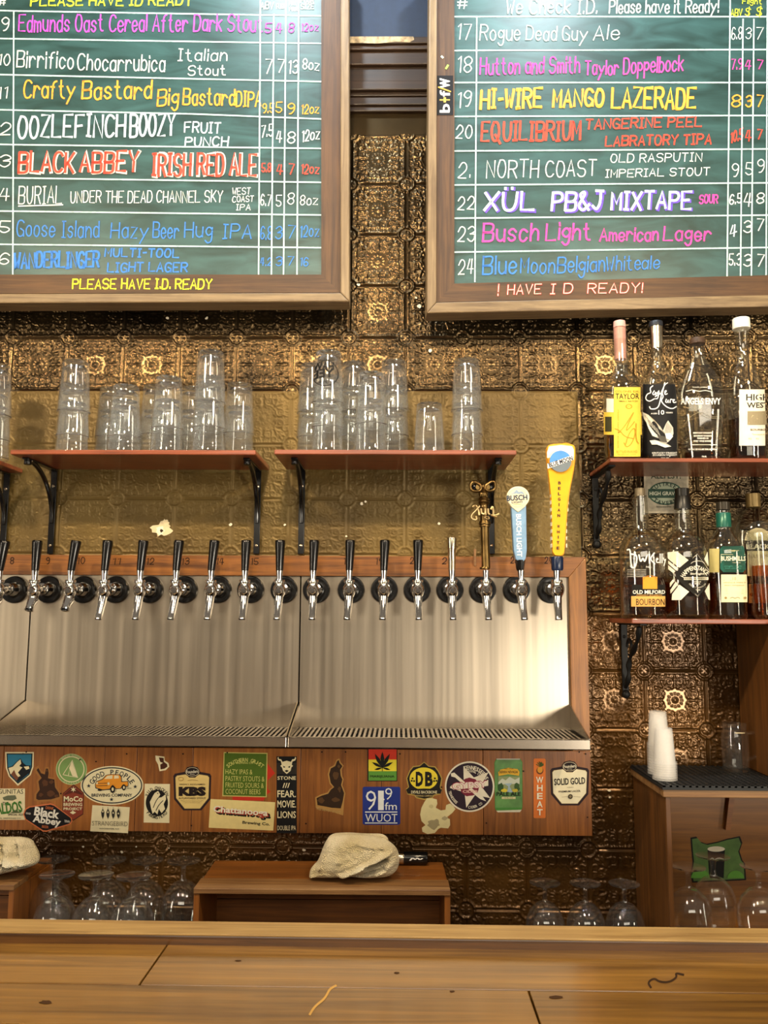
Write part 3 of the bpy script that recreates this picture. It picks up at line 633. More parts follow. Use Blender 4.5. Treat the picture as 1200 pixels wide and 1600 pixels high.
rR(('22', 715, 740, 327, 327, 20, WH, 1.9), ('XÜL', 758, 836, 331, 329, 28, chalk('6a4fd0'), 7), ('PB&J', 864, 943, 330, 328, 28, chalk('6a4fd0'), 7), ('MIXTAPE', 957, 1081, 328, 327, 27, chalk('6a4fd0'), 6.5), ('SOUR', 1093, 1121, 318, 317, 13, PK, 2.4), ('6.5', 1140, 1158, 319, 317, 15, WH, 2), ('4', 1162, 1174, 322, 322, 20, WH, 2), ('8', 1182, 1193, 317, 317, 16, WH, 2))
row(tR, PR, [('XÜL', 756, 834, 330, 328, 28, PB, 4.6), ('PB&J', 862, 941, 329, 327, 28, PB, 4.6), ('MIXTAPE', 955, 1079, 327, 326, 27, PB, 4.4)], .0023)
rR(('23', 715, 741, 377, 377, 23, WH, 1.9), ('Busch', 754, 841, 377, 375, 27, PK, 3.4), ('Light', 853, 922, 375, 374, 26, PK, 3.4), ('American', 937, 1028, 376, 376, 20, PK, 3), ('Lager', 1037, 1110, 376, 376, 22, PK, 3), ('4', 1140, 1150, 372, 368, 18, PB, 2.4), ('3', 1162, 1173, 364, 364, 18, WH, 2), ('7', 1182, 1192, 360, 360, 18, WH, 2))
rR(('24', 716, 739, 428, 426, 22, WH, 1.9), ('Blue', 754, 806, 430, 428, 28, BL, 3), ('Moon', 813, 866, 427, 427, 24, BL, 2.6), ('Belgian', 871, 944, 426, 424, 24, BL, 2.6), ('White', 947, 1000, 423, 422, 22, BL, 2.2), ('ale', 1003, 1030, 420, 419, 20, BL, 2.2), ('5.3', 1139, 1157, 415, 415, 18, WH, 2), ('3', 1162, 1173, 416, 416, 18, WH, 2), ('7', 1182, 1193, 416, 416, 18, WH, 2))
for bo, cc, ww in ((0, chalk('c8372c'), 3.4), (.0006, chalk('f1d8cc'), 1.5)):
    row(tR, PR, [('!', 778, 781, 462, 462, 18, cc, ww, 0), ('HAVE', 793, 845, 460, 459, 15, cc, ww, .1), ('I D', 860, 894, 459, 458, 15, cc, ww, .1), ('READY!', 918, 1003, 458, 457, 15, cc, ww, .1)], .0072+bo)
a = Art(PR, base=.0075); a.line([(697, 107), (700, 102)], 3, chalk('9fe05a')); a.line([(690, 88), (692, 90)], 3, chalk('bfe8d0')); a.done('chalk_smudge', tR)
a = Art(PR, (0, 0), 1, base=.0068)
a.rect(683, 118, 708, 180, '#101014', True)
for tx, y0, y1, c in (('b', 162, 176, '#f2f2f2'), ('+', 152, 160, '#e0b050'), ('f', 141, 151, '#f2f2f2'), ('w', 122, 138, '#f2f2f2')):
    # letters read upward: rotated a quarter turn
    cxm, cym = 695, (y0+y1)/2; L = y1-y0
    a.text(tx, cxm-L/2, cxm+L/2, cym+8, cym-8, c, .02, -90)
a.line([(685, 136), (704, 143)], 2.0, '#e0a848')
a.done('sticker', None, 'narrow black sticker with sideways white letters on the right chalkboard frame', 'sticker')
# ================================================================== TAP WALL FRAME
xr = W(921, 1100, YF).x; xi = W(891, 1000, YF).x
zt_ = W(500, 868.5, YF).z; zr = W(500, 900, YF).z; zp = W(600, 1171, YF).z; zq = W(600, 1303, YF).z
t = thing('tap_wall_frame', (0, YF, zq), 'stained wood frame with sticker-covered plank front around the steel tap wall', 'wall frame', wc=True)
fr = MB()
a0 = (xi, zr); 
for (p0, p1, p2, p3) in ([(-1.3, zt_), (xr, zt_), (xi, zr), (-1.3, zr)],):
    L = [p0, p1, p2, p3]
    fr.hexa([(x, YF, z) for x, z in L[::-1]], [(x, YW-.001, z) for x, z in L[::-1]])
fr.build('top_rail', M['rail'], t, bevel=.0012)
L = [(xr, zt_), (xr, zp), (xi, zp), (xi, zr)]
MB().hexa([(x, YF, z) for x, z in L[::-1]], [(x, YW-.001, z) for x, z in L[::-1]]).build('side_post', M['post'], t, bevel=.0012)
pk = MB(); px = [-100, 2, 161, 212, 300, 469, 596, 755, 922]
xs = [W(p, 1240, YF).x for p in px]; xs[-1] = xr
for x0, x1 in zip(xs, xs[1:]): pk.box(x0+.0006, x1-.0006, YF, YF+.03, zq, zp)
pk.build('plank_front', M['plank'], t, bevel=.001)
MB().box(-1.3, xr-.002, YF+.03, YW-.001, zq+.004, zp).build('backing', M['beam'], t)
a = Art(Y(YF), base=.0005)
for tx, x, y, c in (('8', 16, 881, 0), ('9', 72, 881, 0), ('10', 121, 881, 0), ('11', 176, 882, 0), ('12', 229, 882, 0), ('13', 284, 882, 0), ('14', 338, 882, 0), ('15', 392, 882, 0), ('18', 537, 882, 0), ('19', 587, 882, 0), ('20', 641, 881, 0), ('21', 691, 881, 0), ('23', 798, 880, 0), ('24', 851, 880, 0)):
    hand(a, tx, x, x+(5 if len(tx) == 1 else 11), y, y, 10, '#2a1608', 1.6, .15)
a.done('tap_numbers', t)
pg = MB(); p0 = W(741, 883, YF-.008)
pg.box(W(740, 880, YF).x, W(743.5, 880, YF).x, YF-.008, YF, W(741, 884, YF).z, W(741, 858, YF).z)
pg.build('wooden_peg', M['worn'], t)
a = Art(Y(YF), base=.0008)
for x, y in ((36, 1178), (95, 1240), (150, 1190), (355, 1176), (286, 1178), (299, 1290), (503, 1175), (540, 1175), (625, 1178), (690, 1230), (818, 1205), (905, 1175), (760, 1286), (918, 1277), (478, 1287), (915, 1178), (796, 1174), (41, 1175), (125, 1187), (198, 1178)):
    a.ell(x, y, 1.3, 1.2, '#140a04', n=10)
for p in ([(745, 868), (770, 868)],): pass
a.done('nail_heads', t)
# ================================================================== STEEL TRAYS
SB = YF+.012
YT = 1.905
def tray(xl0, xr0, xl1, xr1, label):
    """back panel pixel edges at its foot (xl0,xr0) and tray pixel corners at the front lip (xl1,xr1)"""
    x0, x1 = W(xl0, 1130, SB).x, W(xr0, 1130, SB).x
    zg = W(600, 1146, 2.0).z; zl = W(600, 1153, YT).z; zl2 = W(600, 1169.5, YT).z
    t = thing('drip_tray', ((x0+x1)/2, SB, zl2), label, 'drip tray', 'steel drip trays under the taps', wc=True)
    MB().box(x0+.001, x1-.001, SB, SB+.008, zg-.03, zr-.0005).build('back_panel', M['steel'], t)
    b = MB()
    b.box(x0+.001, x1-.001, YT, YT+.004, zl2, zl); b.box(x0+.001, x1-.001, YT, SB, zl2, zl2+.003)
    b.box(x0+.001, x1-.001, YT, YT+.012, zl-.003, zl)
    b.build('tray', M['steel2'], t, bevel=.0012)
    zk = W(600, 1098, SB).z
    for xx in (x0+.001, x1-.004):
        L = [(YT+.002, zl2), (YT+.002, zl+.001), (YT+.02, zl+.006), (SB, zk), (SB, zl2)]
        g = MB(); g.hexa([(xx, y, z) for y, z in L], [(xx+.003, y, z) for y, z in L]); g.build('end_gusset', M['steel2'], t)
    g = MB(); n = int((x1-x0)/.0115); ys = [YT+.014, SB-.004]; zz = zl-.005
    st = (x1-x0-.012)/n
    for i in range(n):
        xa = x0+.006+i*st
        g.box(xa, xa+st*.52, ys[0]+.008, ys[1]-.008, zz-.004, zz)
    g.box(x0+.005, x1-.005, ys[0], ys[0]+.009, zz-.004, zz+.0005); g.box(x0+.005, x1-.005, ys[1]-.009, ys[1], zz-.004, zz+.0005)
    g.build('grate', M['steel2'], t)
    MB().box(x0+.004, x1-.004, YT+.004, SB, zl2+.003, zl2+.004).build('tray_floor', M['dark'], t)
    return t
tray(-330, 37, -370, 2, 'brushed steel drip tray and back panel cut off at the left edge')
tray(38, 465.5, 3, 450, 'brushed steel drip tray and back panel, whole one left of centre')
tray(466.5, 893, 451, 924, 'brushed steel drip tray and back panel on the right, beside the wood post')
# ================================================================== SHELVES
def shelf(name, fl, fr_, py_f, D, label, ends, m, th=.0115, brk=(), deep=.21, kind='arc', group='red-stained shelves with iron brackets'):
    z = W(fl if fl > 0 else fr_, py_f, D).z; x0 = W(fl, py_f, D).x; x1 = W(fr_, py_f, D).x
    t = thing('wall_shelf', ((x0+x1)/2, YW, z-th), label, 'shelf', group, wc=True)
    MB().box(x0, x1, D, YW-.006, z-th, z).build('board', m, t, bevel=.002)
    for bx in brk:
        xb = W(bx, 800, YW).x; zbm = z-th; b = MB(); wd = .008; drop = zbm-W(bx, 866, YW).z if kind == 'arc' else .175
        yw = YW-.006
        b.box(xb-wd, xb+wd, yw-.005, yw, zbm-drop, zbm)                      # wall strap
        b.box(xb-wd, xb+wd, D+.035, yw, zbm-.005, zbm)                       # arm under the board
        if kind == 'arc':
            yf, zf = D+.05, zbm-.004
            pts = [(xb, yw-.004-(yw-.004-yf)*(1-math.sin(math.radians(90*i/12)))**1.0, zf-(drop*.62)*(1-math.cos(math.radians(90*i/12)))) for i in range(13)]
            b.tube(pts, .006, 8)
            b.tube([(xb, yf, zf+.002), (xb, yf-.001, zf-.012)], .009, 10)
        else:
            pts = []
            for i in range(25):
                s_ = i/24; pts.append((xb, yw-.006-.135*(1-s_)**1.3-.012*math.sin(s_*math.pi*3), zbm-.008-(drop-.02)*s_**.9))
            b.tube(pts, [.006+.002*math.sin(i) for i in range(25)], 8)
            b.tube([(xb, yw-.05+.02*math.cos(q), zbm-.06+.02*math.sin(q)) for q in [i*.5 for i in range(11)]], .004, 6)
            b.ball((xb, yw-.006, zbm-drop-.004), .011, 10)
        br = b.build('bracket', M['black'] if kind == 'arc' else M['blackm'], t, smooth=40, bevel=.001)
        sm = MB()
        for dz in (.2, .9): sm.lathe([(0, -.0035), (.0035, -.002), (.0045, 0)], 10, (xb, yw-.005, zbm-drop*dz), axis='y')
        if kind == 'arc': sm.lathe([(0, -.003), (.004, 0), (.004, .001)], 10, (xb+.004, D+.06, zbm-.0065))
        sm.build('screw', M['silver'] if kind == 'arc' else M['blackm'], br)
    return t, z
S0, zs0 = shelf('wall_shelf', -420, -26, 709, YS, 'red wooden shelf running out of the photo at the left edge', '', M['shelf'], brk=(10,))
S1, zs = shelf('wall_shelf', 16, 399.5, 702.5, YS, 'red wooden shelf of pint glasses, the left one of two over the taps', '', M['shelf'], brk=(84, 403))
S2, zs2 = shelf('wall_shelf', 428.5, 807, 702.5, YS, 'red wooden shelf of pint glasses under the gap between the chalkboards', '', M['shelf'], brk=(472, 767))
S3, zs3 = shelf('wall_shelf', 953, 1330, 715.5, YS, 'upper right shelf of dark red wood holding four tall whiskey bottles', '', M['shelf'], th=.0095, brk=(930, 1290), kind='scroll')
S4, zs4 = shelf('wall_shelf', 987, 1330, 966.5, YS, 'lower right shelf of red wood with the green-labelled bottle', '', M['shelf'], th=.0115, brk=(968, 1192), kind='scroll')
# ================================================================== PINT GLASSES
GH, GR_, GB = .131, .0395, .0315
def pint_mesh():
    b = MB()
    def ro(z): return GR_+(GB-GR_)*z/GH
    outer = [(ro(0)-.0012, 0), (ro(.0015)+.0007, .0015), (ro(.004), .004)]+[(ro(GH*i/8), GH*i/8) for i in range(1, 8)]+[(ro(GH-.003), GH-.003), (GB-.002, GH)]
    cap = [(GB-.006, GH-.0008), (.016, GH-.0035), (0, GH-.004)]
    inner = [(0, GH-.0155), (.018, GH-.0155), (GB-.0055, GH-.0145), (GB-.0028, GH-.020)]+[(ro(z_)-.0022, z_) for z_ in (.09, .06, .03, .004)]+[(ro(0)-.0012, 0)]
    b.lathe(outer, 40, mis=[1, 1]+[0]*12); b.lathe(outer[-1:]+cap, 40, mi=1); b.lathe(inner, 40, mis=[1, 1, 1, 0, 0, 0, 0, 1])
    return b
_pm = None
def pint(loc, label, group):
    global _pm
    if _pm is None:
        _pm = pint_mesh().build('pint_glass', [M['glass'], M['gbase']], smooth=50); o = _pm
    else:
        o = _pm.copy(); COL.objects.link(o)
    o.location = loc; o.rotation_euler = (0, 0, random.uniform(0, 6)); return tag(o, label, 'glass', group)
ORD = {1: ['single'], 2: ['bottom', 'top'], 3: ['bottom', 'middle', 'top']}
def stack(px, D, incs, z, desc, group):
    n = len(incs)+1; x = W(px, 700, D).x; zz = z+.0004; res = []
    for i in range(n):
        lab = (f'{ORD[n][i]} pint glass of the {desc}' if n > 1 else f'upside-down pint glass, {desc}')
        res.append(pint((x, D, zz), lab, group))
        if i < n-1: zz += incs[i]
    return res
G1, G2 = 'pint glasses on the left shelf', 'pint glasses on the middle shelf'
stack(-12, 2.02, (.045, .062), zs0, 'three-high stack cut by the left photo edge', 'pint glasses on the far left shelf')
stack(112, 2.02, (.045, .062), zs, 'three-high stack at the left end of the left shelf', G1)
stack(172, 2.105, (.060,), zs, 'rear pair behind the short front stack on the left shelf', G1)
stack(193, 2.00, (.038,), zs, 'short front pair, second stack on the left shelf', G1)
stack(240, 2.105, (.066,), zs, 'half-hidden rear pair left of the middle stack, left shelf', G1)
stack(260, 1.995, (.058,), zs, 'front pair left of the tallest stack on left shelf', G1)
stack(299, 2.105, (.062,), zs, 'rear pair hidden behind the tallest stack on the left shelf', G1)
stack(325, 1.995, (.060, .064), zs, 'tallest three-high stack on the left shelf', G1)
stack(372, 2.06, (.060,), zs, 'pair at the right end of the left shelf', G1)
stack(487, 2.10, (.058, .064), zs2, 'rear three-high stack left of the printed glass', G2)
hst = stack(511, 1.995, (.060, .062), zs2, 'front three-high stack carrying a round black print', G2)
stack(552, 2.105, (.062, .066), zs2, 'rear three-high stack right behind the printed glass', G2)
stack(579, 1.995, (.068,), zs2, 'front pair beside the printed stack on the middle shelf', G2)
stack(615, 2.09, (.060, .068), zs2, 'rear three-high stack behind the front pair on the middle shelf', G2)
stack(671, 2.03, (), zs2, 'the only unstacked one on the middle shelf', G2)
stack(730, 2.03, (.050, .062), zs2, 'three-high stack at the right end of the middle shelf', G2)
# print on the top glass of the front stack: upside-down round logo
tg = hst[2]; tx, ty, tz = tg.location
tg['label'] = 'top pint glass with an upside-down round black print, front stack on middle shelf'
def conv(px, py, off):
    zz = W(px, py, 1.96).z; r = GR_+(GB-GR_)*(zz-tz)/GH+off
    k = mpp(512, 580, 1.96); an = max(-1.4, min(1.4, (px-513)*k/r)); ph = math.atan2(tx, ty)
    an2 = math.asin(max(-1, min(1, math.sin(an) if False else (px-513)*k/r)))
    return Vector((tx-r*math.sin(ph)*math.cos(an2)+r*math.cos(ph)*math.sin(an2), ty-r*math.cos(ph)*math.cos(an2)-r*math.sin(ph)*math.sin(an2), zz))
a = Art(conv, base=.0006)
a.ring(509, 583, 20.5, 20.5, 1.3, '#0c0c0e')
a.text('YEE', 489, 522, 588-14.5+2, 588+2, '#0c0c0e', .03, 180); a.text('HAW', 489, 522, 571-6, 571+7, '#0c0c0e', .03, 180)
a.text('drink', 498, 514, 593, 600, '#0c0c0e', 0, 180); a.text('BREWING', 497, 515, 560.5, 564, '#0c0c0e', 0, 180)
pr = a.mb.build('print', a.mats); pr.parent = tg; pr.matrix_parent_inverse = (Matrix.Translation(tg.location) @ tg.rotation_euler.to_matrix().to_4x4()).inverted()
# ================================================================== TAPS
def tap_parts(t, short=False, lean=0.0, handle='black', sw=0.0):
    MB().lathe([(0, -.006), (.012, -.007), (.020, -.011), (.0325, -.010), (.0345, -.005), (.0345, 0), (0, 0)], 40, axis='y').build('flange', M['black'], t, smooth=50)
    b = MB(); yb = -.088
    b.lathe([(.0, -.08), (.0105, -.08), (.0105, -.045), (.0155, -.044), (.0155, -.036), (.012, -.034), (.017, -.020), (.021, -.012), (.021, -.007), (0, -.007)], 28, axis='y')
    b.lathe([(0, .0215), (.0125, .0215), (.0135, .019), (.0135, .015), (.0105, .013), (.0105, .009), (.0145, .004), (.0158, -.004), (.0145, -.012), (.011, -.019), (.010, -.022)], 28, (0, yb, 0))
    b.lathe([(0, -.0178), (.006, -.0174), (.0085, -.0145), (.0085, -.010)], 20, (0, yb, -.004), axis='y')
    if short:
        b.tube([(0, yb, -.012), (sw*.1, yb-.001, -.022), (sw*.25, yb-.004, -.030), (sw*.6, yb-.012, -.038), (sw*.9, yb-.018, -.046), (sw, yb-.021, -.052)], [.0105, .012, .0125, .0105, .0092, .0105], 20)
        b.tube([(sw, yb-.021, -.0515), (sw*1.02, yb-.0213, -.0535)], [.0078, .0076], 16, 1)
    else:
        b.tube([(0, yb, -.012), (sw*.2, yb-.002, -.025), (sw*.45, yb-.005, -.042), (sw*.8, yb-.0095, -.060), (sw, yb-.012, -.0715), (sw*1.02, yb-.0125, -.074)], [.0115, .0105, .0096, .009, .0088, .0094], 22)
        b.tube([(sw*1.02, yb-.0126, -.0738), (sw*1.03, yb-.0127, -.0752)], [.0078, .0076], 16, 1)
    b.build('faucet', [M['chrome'], M['black']], t, smooth=45)
    MB().lathe([(0, .0215), (.0062, .0215), (.0068, .028), (.0082, .040), (.0088, .044), (0, .044)], 22, (0, yb, 0)).build('ferrule', M['chrome'], t, smooth=45)
    if handle == 'black':
        h = MB().lathe([(0, 0), (.0086, 0), (.0092, .004), (.0112, .045), (.0125, .068), (.0122, .0725), (.0108, .0742), (0, .0745)], 28).build('handle', M['black'], t, smooth=45)
        h.location = (0, yb, .044); h.rotation_euler = (0, lean, 0)
    elif handle == 'silver':
        h = MB().lathe([(0, 0), (.0088, 0), (.0094, .02), (.0094, .050), (.0105, .053), (.0108, .060), (.0122, .078), (.0118, .080), (0, .080)], 28).build('handle', M['silver'], t, smooth=45)
        h.location = (0, yb, .044); h.rotation_euler = (0, lean, 0)
# flange pixel x, handle top x, handle foot x, spout foot x
TAPS = [(22.5, 5, -1, -3), (77, 55, 54, 53), (132, 115, 109, 107), (178, 168, 165, 158.6), (233, 222, 218.6, 215.4), (287, 278, 275, 267.5), (341, 332, 328, 324), (392, 383, 382, 380), (444.6, 436, 436, 433), (495, 489, 488, 488), (547, 548, 547, 543), (599, 602, 600.5, 598), (651.5, 653, 652.5, 655), (703, 706, 706, 707.5), (755, 758, 758.5, 762.6), (807.5, 813, 813.6, 818.5), (860.6, 869.6, 869.6, 869.6)]
NTH = ['cut by the left photo edge', 'second from the left, over the left tray seam', 'third from the left, with short spout', 'fourth from the left', 'fifth from the left, left of the plaster patch', 'sixth from the left, right of the plaster patch', 'seventh from the left', 'eighth from the left, beside the shelf bracket', 'ninth from the left, just left of middle tray seam', 'tenth from the left, just right of middle tray seam', 'sixth from the right end of the dark handles'.replace('sixth from the right end of the dark handles', 'eleventh from the left, below the front pint pair'), 'twelfth from the left', 'last black one, left of the silver handle']
YA = SB-.088
for i, (fx, ht, hb, sp_) in enumerate(TAPS):
    p = W(fx, 921.5, SB)
    xa = W((ht+hb)/2 if i not in (0, 1, 2) else hb, 905, YA).x
    p.x = (p.x+xa)/2
    k = 1.56e-3
    if i < 13: lab = 'chrome beer tap with black handle, '+NTH[i]
    else: lab = ['chrome beer tap with plain silver metal handle', 'chrome beer tap with bronze skull-topped key handle', 'chrome beer tap with light blue handle and round cream badge', 'chrome beer tap with tall orange and yellow paddle handle'][i-13]
    t = thing('beer_tap', (p.x, SB, p.z), lab, 'beer tap', 'row of beer taps on the steel wall')
    tap_parts(t, short=i < 3, lean=math.atan2((ht-hb), 47), handle='black' if i < 13 else 'silver' if i == 13 else '', sw=max(-.006, min(.006, (sp_-hb)*k*.6)))
    t['wc'] = 1
    if i == 14: tapX = t
    if i == 15: tapB = t
    if i == 16: tapM = t
# ---- key handle with skull
PX = lambda x, y: W(700+x/6.664, 740+y/6.664, YA)
h = MB(); c0 = PX(396, 990); zt0 = c0.z
xk = c0.x
def zpx(y): return PX(390, y).z
lo = PX(385, 540)
h.tube([(xk, YA, zpx(985)), (PX(388, 760).x, YA, zpx(760)), (PX(383, 545).x, YA, zpx(545))], [.0108, .0098, .0105], 24)
for y, r in ((985, .0118), (545, .0130), (520, .0140), (505, .0125)):
    h.lathe([(0, -.003), (r, -.0025), (r+.001, 0), (r, .0025), (0, .003)], 24, (PX(383, y).x, YA, zpx(y)))
h.tube([(PX(381, 505).x, YA, zpx(505)), (PX(372, 260).x, YA, zpx(260))], [.0105, .0095], 20)
for y, r in ((318, .0118), (300, .0132), (272, .0125), (258, .0110)):
    h.lathe([(0, -.0025), (r, -.002), (r+.001, 0), (r, .002), (0, .0025)], 24, (PX(372, y).x, YA, zpx(y)))
h.build('handle_shaft', M['brass'], tapX, smooth=45)
h = MB()
def loop(pts, r=.0036, yy=YA-.006, closed=True): h.tube([PX(*q)+Vector((0, yy-YA, 0)) for q in chaikin(pts+[pts[0]], 2)[:-1]], r, 8, closed=closed)
loop([(232, 130), (245, 92), (285, 92), (345, 128), (340, 178), (290, 190), (240, 178)])
loop([(385, 128), (440, 86), (480, 88), (494, 125), (480, 172), (430, 188), (388, 175)])
for cx_ in (288, 438): h.ball(PX(cx_, 137)+Vector((0, .004, 0)), .0115, 14, 1, (1, .45, .62))
h.tube([PX(366, 148)+Vector((0, -.008, 0)), PX(366, 200)+Vector((0, -.010, 0))], [.002, .006], 8)
h.ball(PX(366, 215)+Vector((0, -.001, 0)), .0115, 14, 0, (1, .8, .9))
for q in range(4): h.tube([PX(338+q*18, 222)+Vector((0, -.0095, 0)), PX(339+q*17, 243)+Vector((0, -.0095, 0))], .0016, 6)
h.ball(PX(362, 140)+Vector((0, .004, 0)), .014, 14, 0, (1, .6, .55))
fp = [(300, 100), (350, 128), (420, 100), (440, 150), (412, 190), (406, 245), (330, 245), (322, 195), (285, 150)]
h.hexa([PX(*q)+Vector((0, -.004, 0)) for q in fp], [PX(*q)+Vector((0, .012, 0)) for q in fp])
h.build('skull', [M['brass'], M['black']], tapX, smooth=50)
h = MB()
def stroke(pts, r=.0026): h.tube([PX(*q)+Vector((0, -.0145, 0)) for q in chaikin(pts, 2)], r, 7)
stroke([(250, 355), (285, 335), (318, 400), (322, 440)]); stroke([(325, 345), (285, 390), (235, 440), (240, 480), (300, 490), (285, 450)])
stroke([(338, 370), (345, 430), (380, 430), (382, 372)]); stroke([(382, 372), (386, 438)]); stroke([(410, 372), (414, 432), (432, 430)])
stroke([(440, 380), (455, 345), (468, 400), (462, 445), (500, 440), (525, 425)]); stroke([(440, 440), (500, 460)])
for q in ((350, 348), (375, 345)): h.ball(PX(*q)+Vector((0, -.0145, 0)), .0024, 8)
stroke([(370, 470), (400, 450), (430, 470), (400, 485), (380, 470)], .0015)
h.build('script_lettering', M['brass2'], tapX, smooth=50)
# ---- light blue handle
a_ = lambda pts, y0, y1, f: MB().hexa([f(*q)+Vector((0, y0, 0)) for q in pts], [f(*q)+Vector((0, y1, 0)) for q in pts])
zf_ = tapB.location.z+.0435
MB().tube([(tapB.location.x, YA, zf_), PX(752, 990), PX(752, 900)], [.0085, .0098, .0125], 8).build('handle_base', M['black'], tapB, smooth=40)
a_([(652, 330), (808, 330), (815, 800), (804, 890), (763, 936), (700, 895), (678, 800)], -.010, .010, PX).build('handle', paint('7fa3c6', .3, .25), tapB, bevel=.002)
pts = [(722+118*math.cos(math.radians(q)), 252+112*math.sin(math.radians(q))) for q in range(140, 401, 10)]+[(790, 355), (722, 408), (655, 355)]
a_(pts, -.014, .0, PX).build('badge', paint('efe3c0', .35), tapB, bevel=.0012)
a = Art(lambda px, py, off: W(px, py, YA-.014-off), (700, 740), 6.664, base=.0008)
a.ring(722, 252, 102, 97, 6, '#c9c2ac'); a.poly([(650, 215), (690, 195), (715, 165), (735, 190), (770, 185), (800, 215), (760, 208), (735, 212), (712, 205)], '#8fa6bf')
a.text('BUSCH', 612, 826, 280, 222, '#1d3350', .025, -3); a.text('LIGHT', 664, 782, 308, 286, '#1d3350', .012, -3); a.rect(680, 318, 765, 322, '#b89a5a')
a.done('badge_print', tapB)
a = Art(lambda px, py, off: W(px, py, YA-.010-off), (700, 740), 6.664, base=.0008)
a.text('BUSCH LIGHT', 740-222, 740+222, 671, 617, '#f2f4f2', .02, 88.5); a.done('handle_lettering', tapB)
# ---- orange paddle handle
PM = lambda x, y: W(820+x/5.164, 670+y/5.164, YA)
MB().lathe([(0, 0), (.0125, 0), (.0145, .004), (.0150, .030), (.0135, .034), (0, .034)], 24, (PM(262, 1100).x, YA, tapM.location.z+.0435)).build('handle_base', paint('17233f', .25), tapM, smooth=40)
body = chaikin([(172, 165), (185, 132), (290, 122), (390, 132), (403, 165), (400, 300), (345, 560), (318, 1000), (300, 1030), (240, 1028), (222, 1000), (212, 560), (180, 300), (172, 165)], 2)[:-1]
a_(body, -.012, .012, PM).build('handle', paint('eca01e', .28), tapM, bevel=.003)
cap_ = [(172, 165), (185, 132), (290, 122), (390, 132), (403, 165), (403, 215), (290, 205), (172, 232)]
a = Art(lambda px, py, off: W(px, py, YA-.012-off), (820, 670), 5.164, base=.0008)
a.poly([(179, 190), (196, 142), (290, 130), (382, 140), (396, 170), (396, 225), (180, 235)], '#e9e4d4')
a.poly([(186, 300), (396, 300), (342, 560), (316, 990), (296, 1020), (244, 1018), (226, 990), (216, 560)], '#f2ae22')
a.done('face_panel', tapM)
MB().lathe([(0, -.004), (.0195, -.004), (.0215, -.001), (.0215, .004), (0, .004)], 36, tuple(PM(288, 262)+Vector((0, -.015, 0))), axis='y').build('round_badge', paint('8b939a', .25, .4), tapM, smooth=40)
a = Art(lambda px, py, off: W(px, py, YA-.0192-off), (820, 670), 5.164, base=.0006)
a.ell(288, 262, 88, 86, '#6f7a82'); a.ell(288, 262, 88, 86, '#4f8fd8', a0=172, a1=350)
a.poly([(182, 282), (392, 210), (394, 250), (350, 265), (184, 322)], '#f3f3ee'); a.text('BLUE MOON', 190, 390, 284, 246, '#101830', .035, -17)
a.done('badge_print', tapM)
a = Art(lambda px, py, off: W(px, py, YA-.0128-off), (820, 670), 5.164, base=.0006)
for i, ch in enumerate('BELGIAN WHITE'):
    if ch == ' ': continue
    y = 437+i*(962-437)/12; x = 280-i*(280-268)/12; hw = 3.5 if ch == 'I' else 11
    a.text(ch, x-hw, x+hw, y+12.5, y-12.5, '#1c1226', .035)
a.done('handle_lettering', tapM)
sl = MB(); 
for i in range(9):
    y = 480+i*58; 
    for sx_ in (-1, 1):
        xe = (212 if sx_ < 0 else 345-(y-560)*.05) if y < 700 else (216 if sx_ < 0 else 330)
        c_ = PM(xe+sx_*2, y); sl.box(c_.x-.0012, c_.x+.0012, YA-.008, YA+.008, c_.z-.0045, c_.z+.0045)
sl.build('edge_slats', paint('f4ead0', .4), tapM)
MB().lathe([(0, -.006), (.0185, -.006), (.0205, -.003), (.0205, .004), (.0185, .007), (0, .007)], 32, tuple(PM(345, 165)+Vector((0, .022, 0))), axis='y').build('orange_slice', paint('e8951c', .4), tapM, smooth=40)
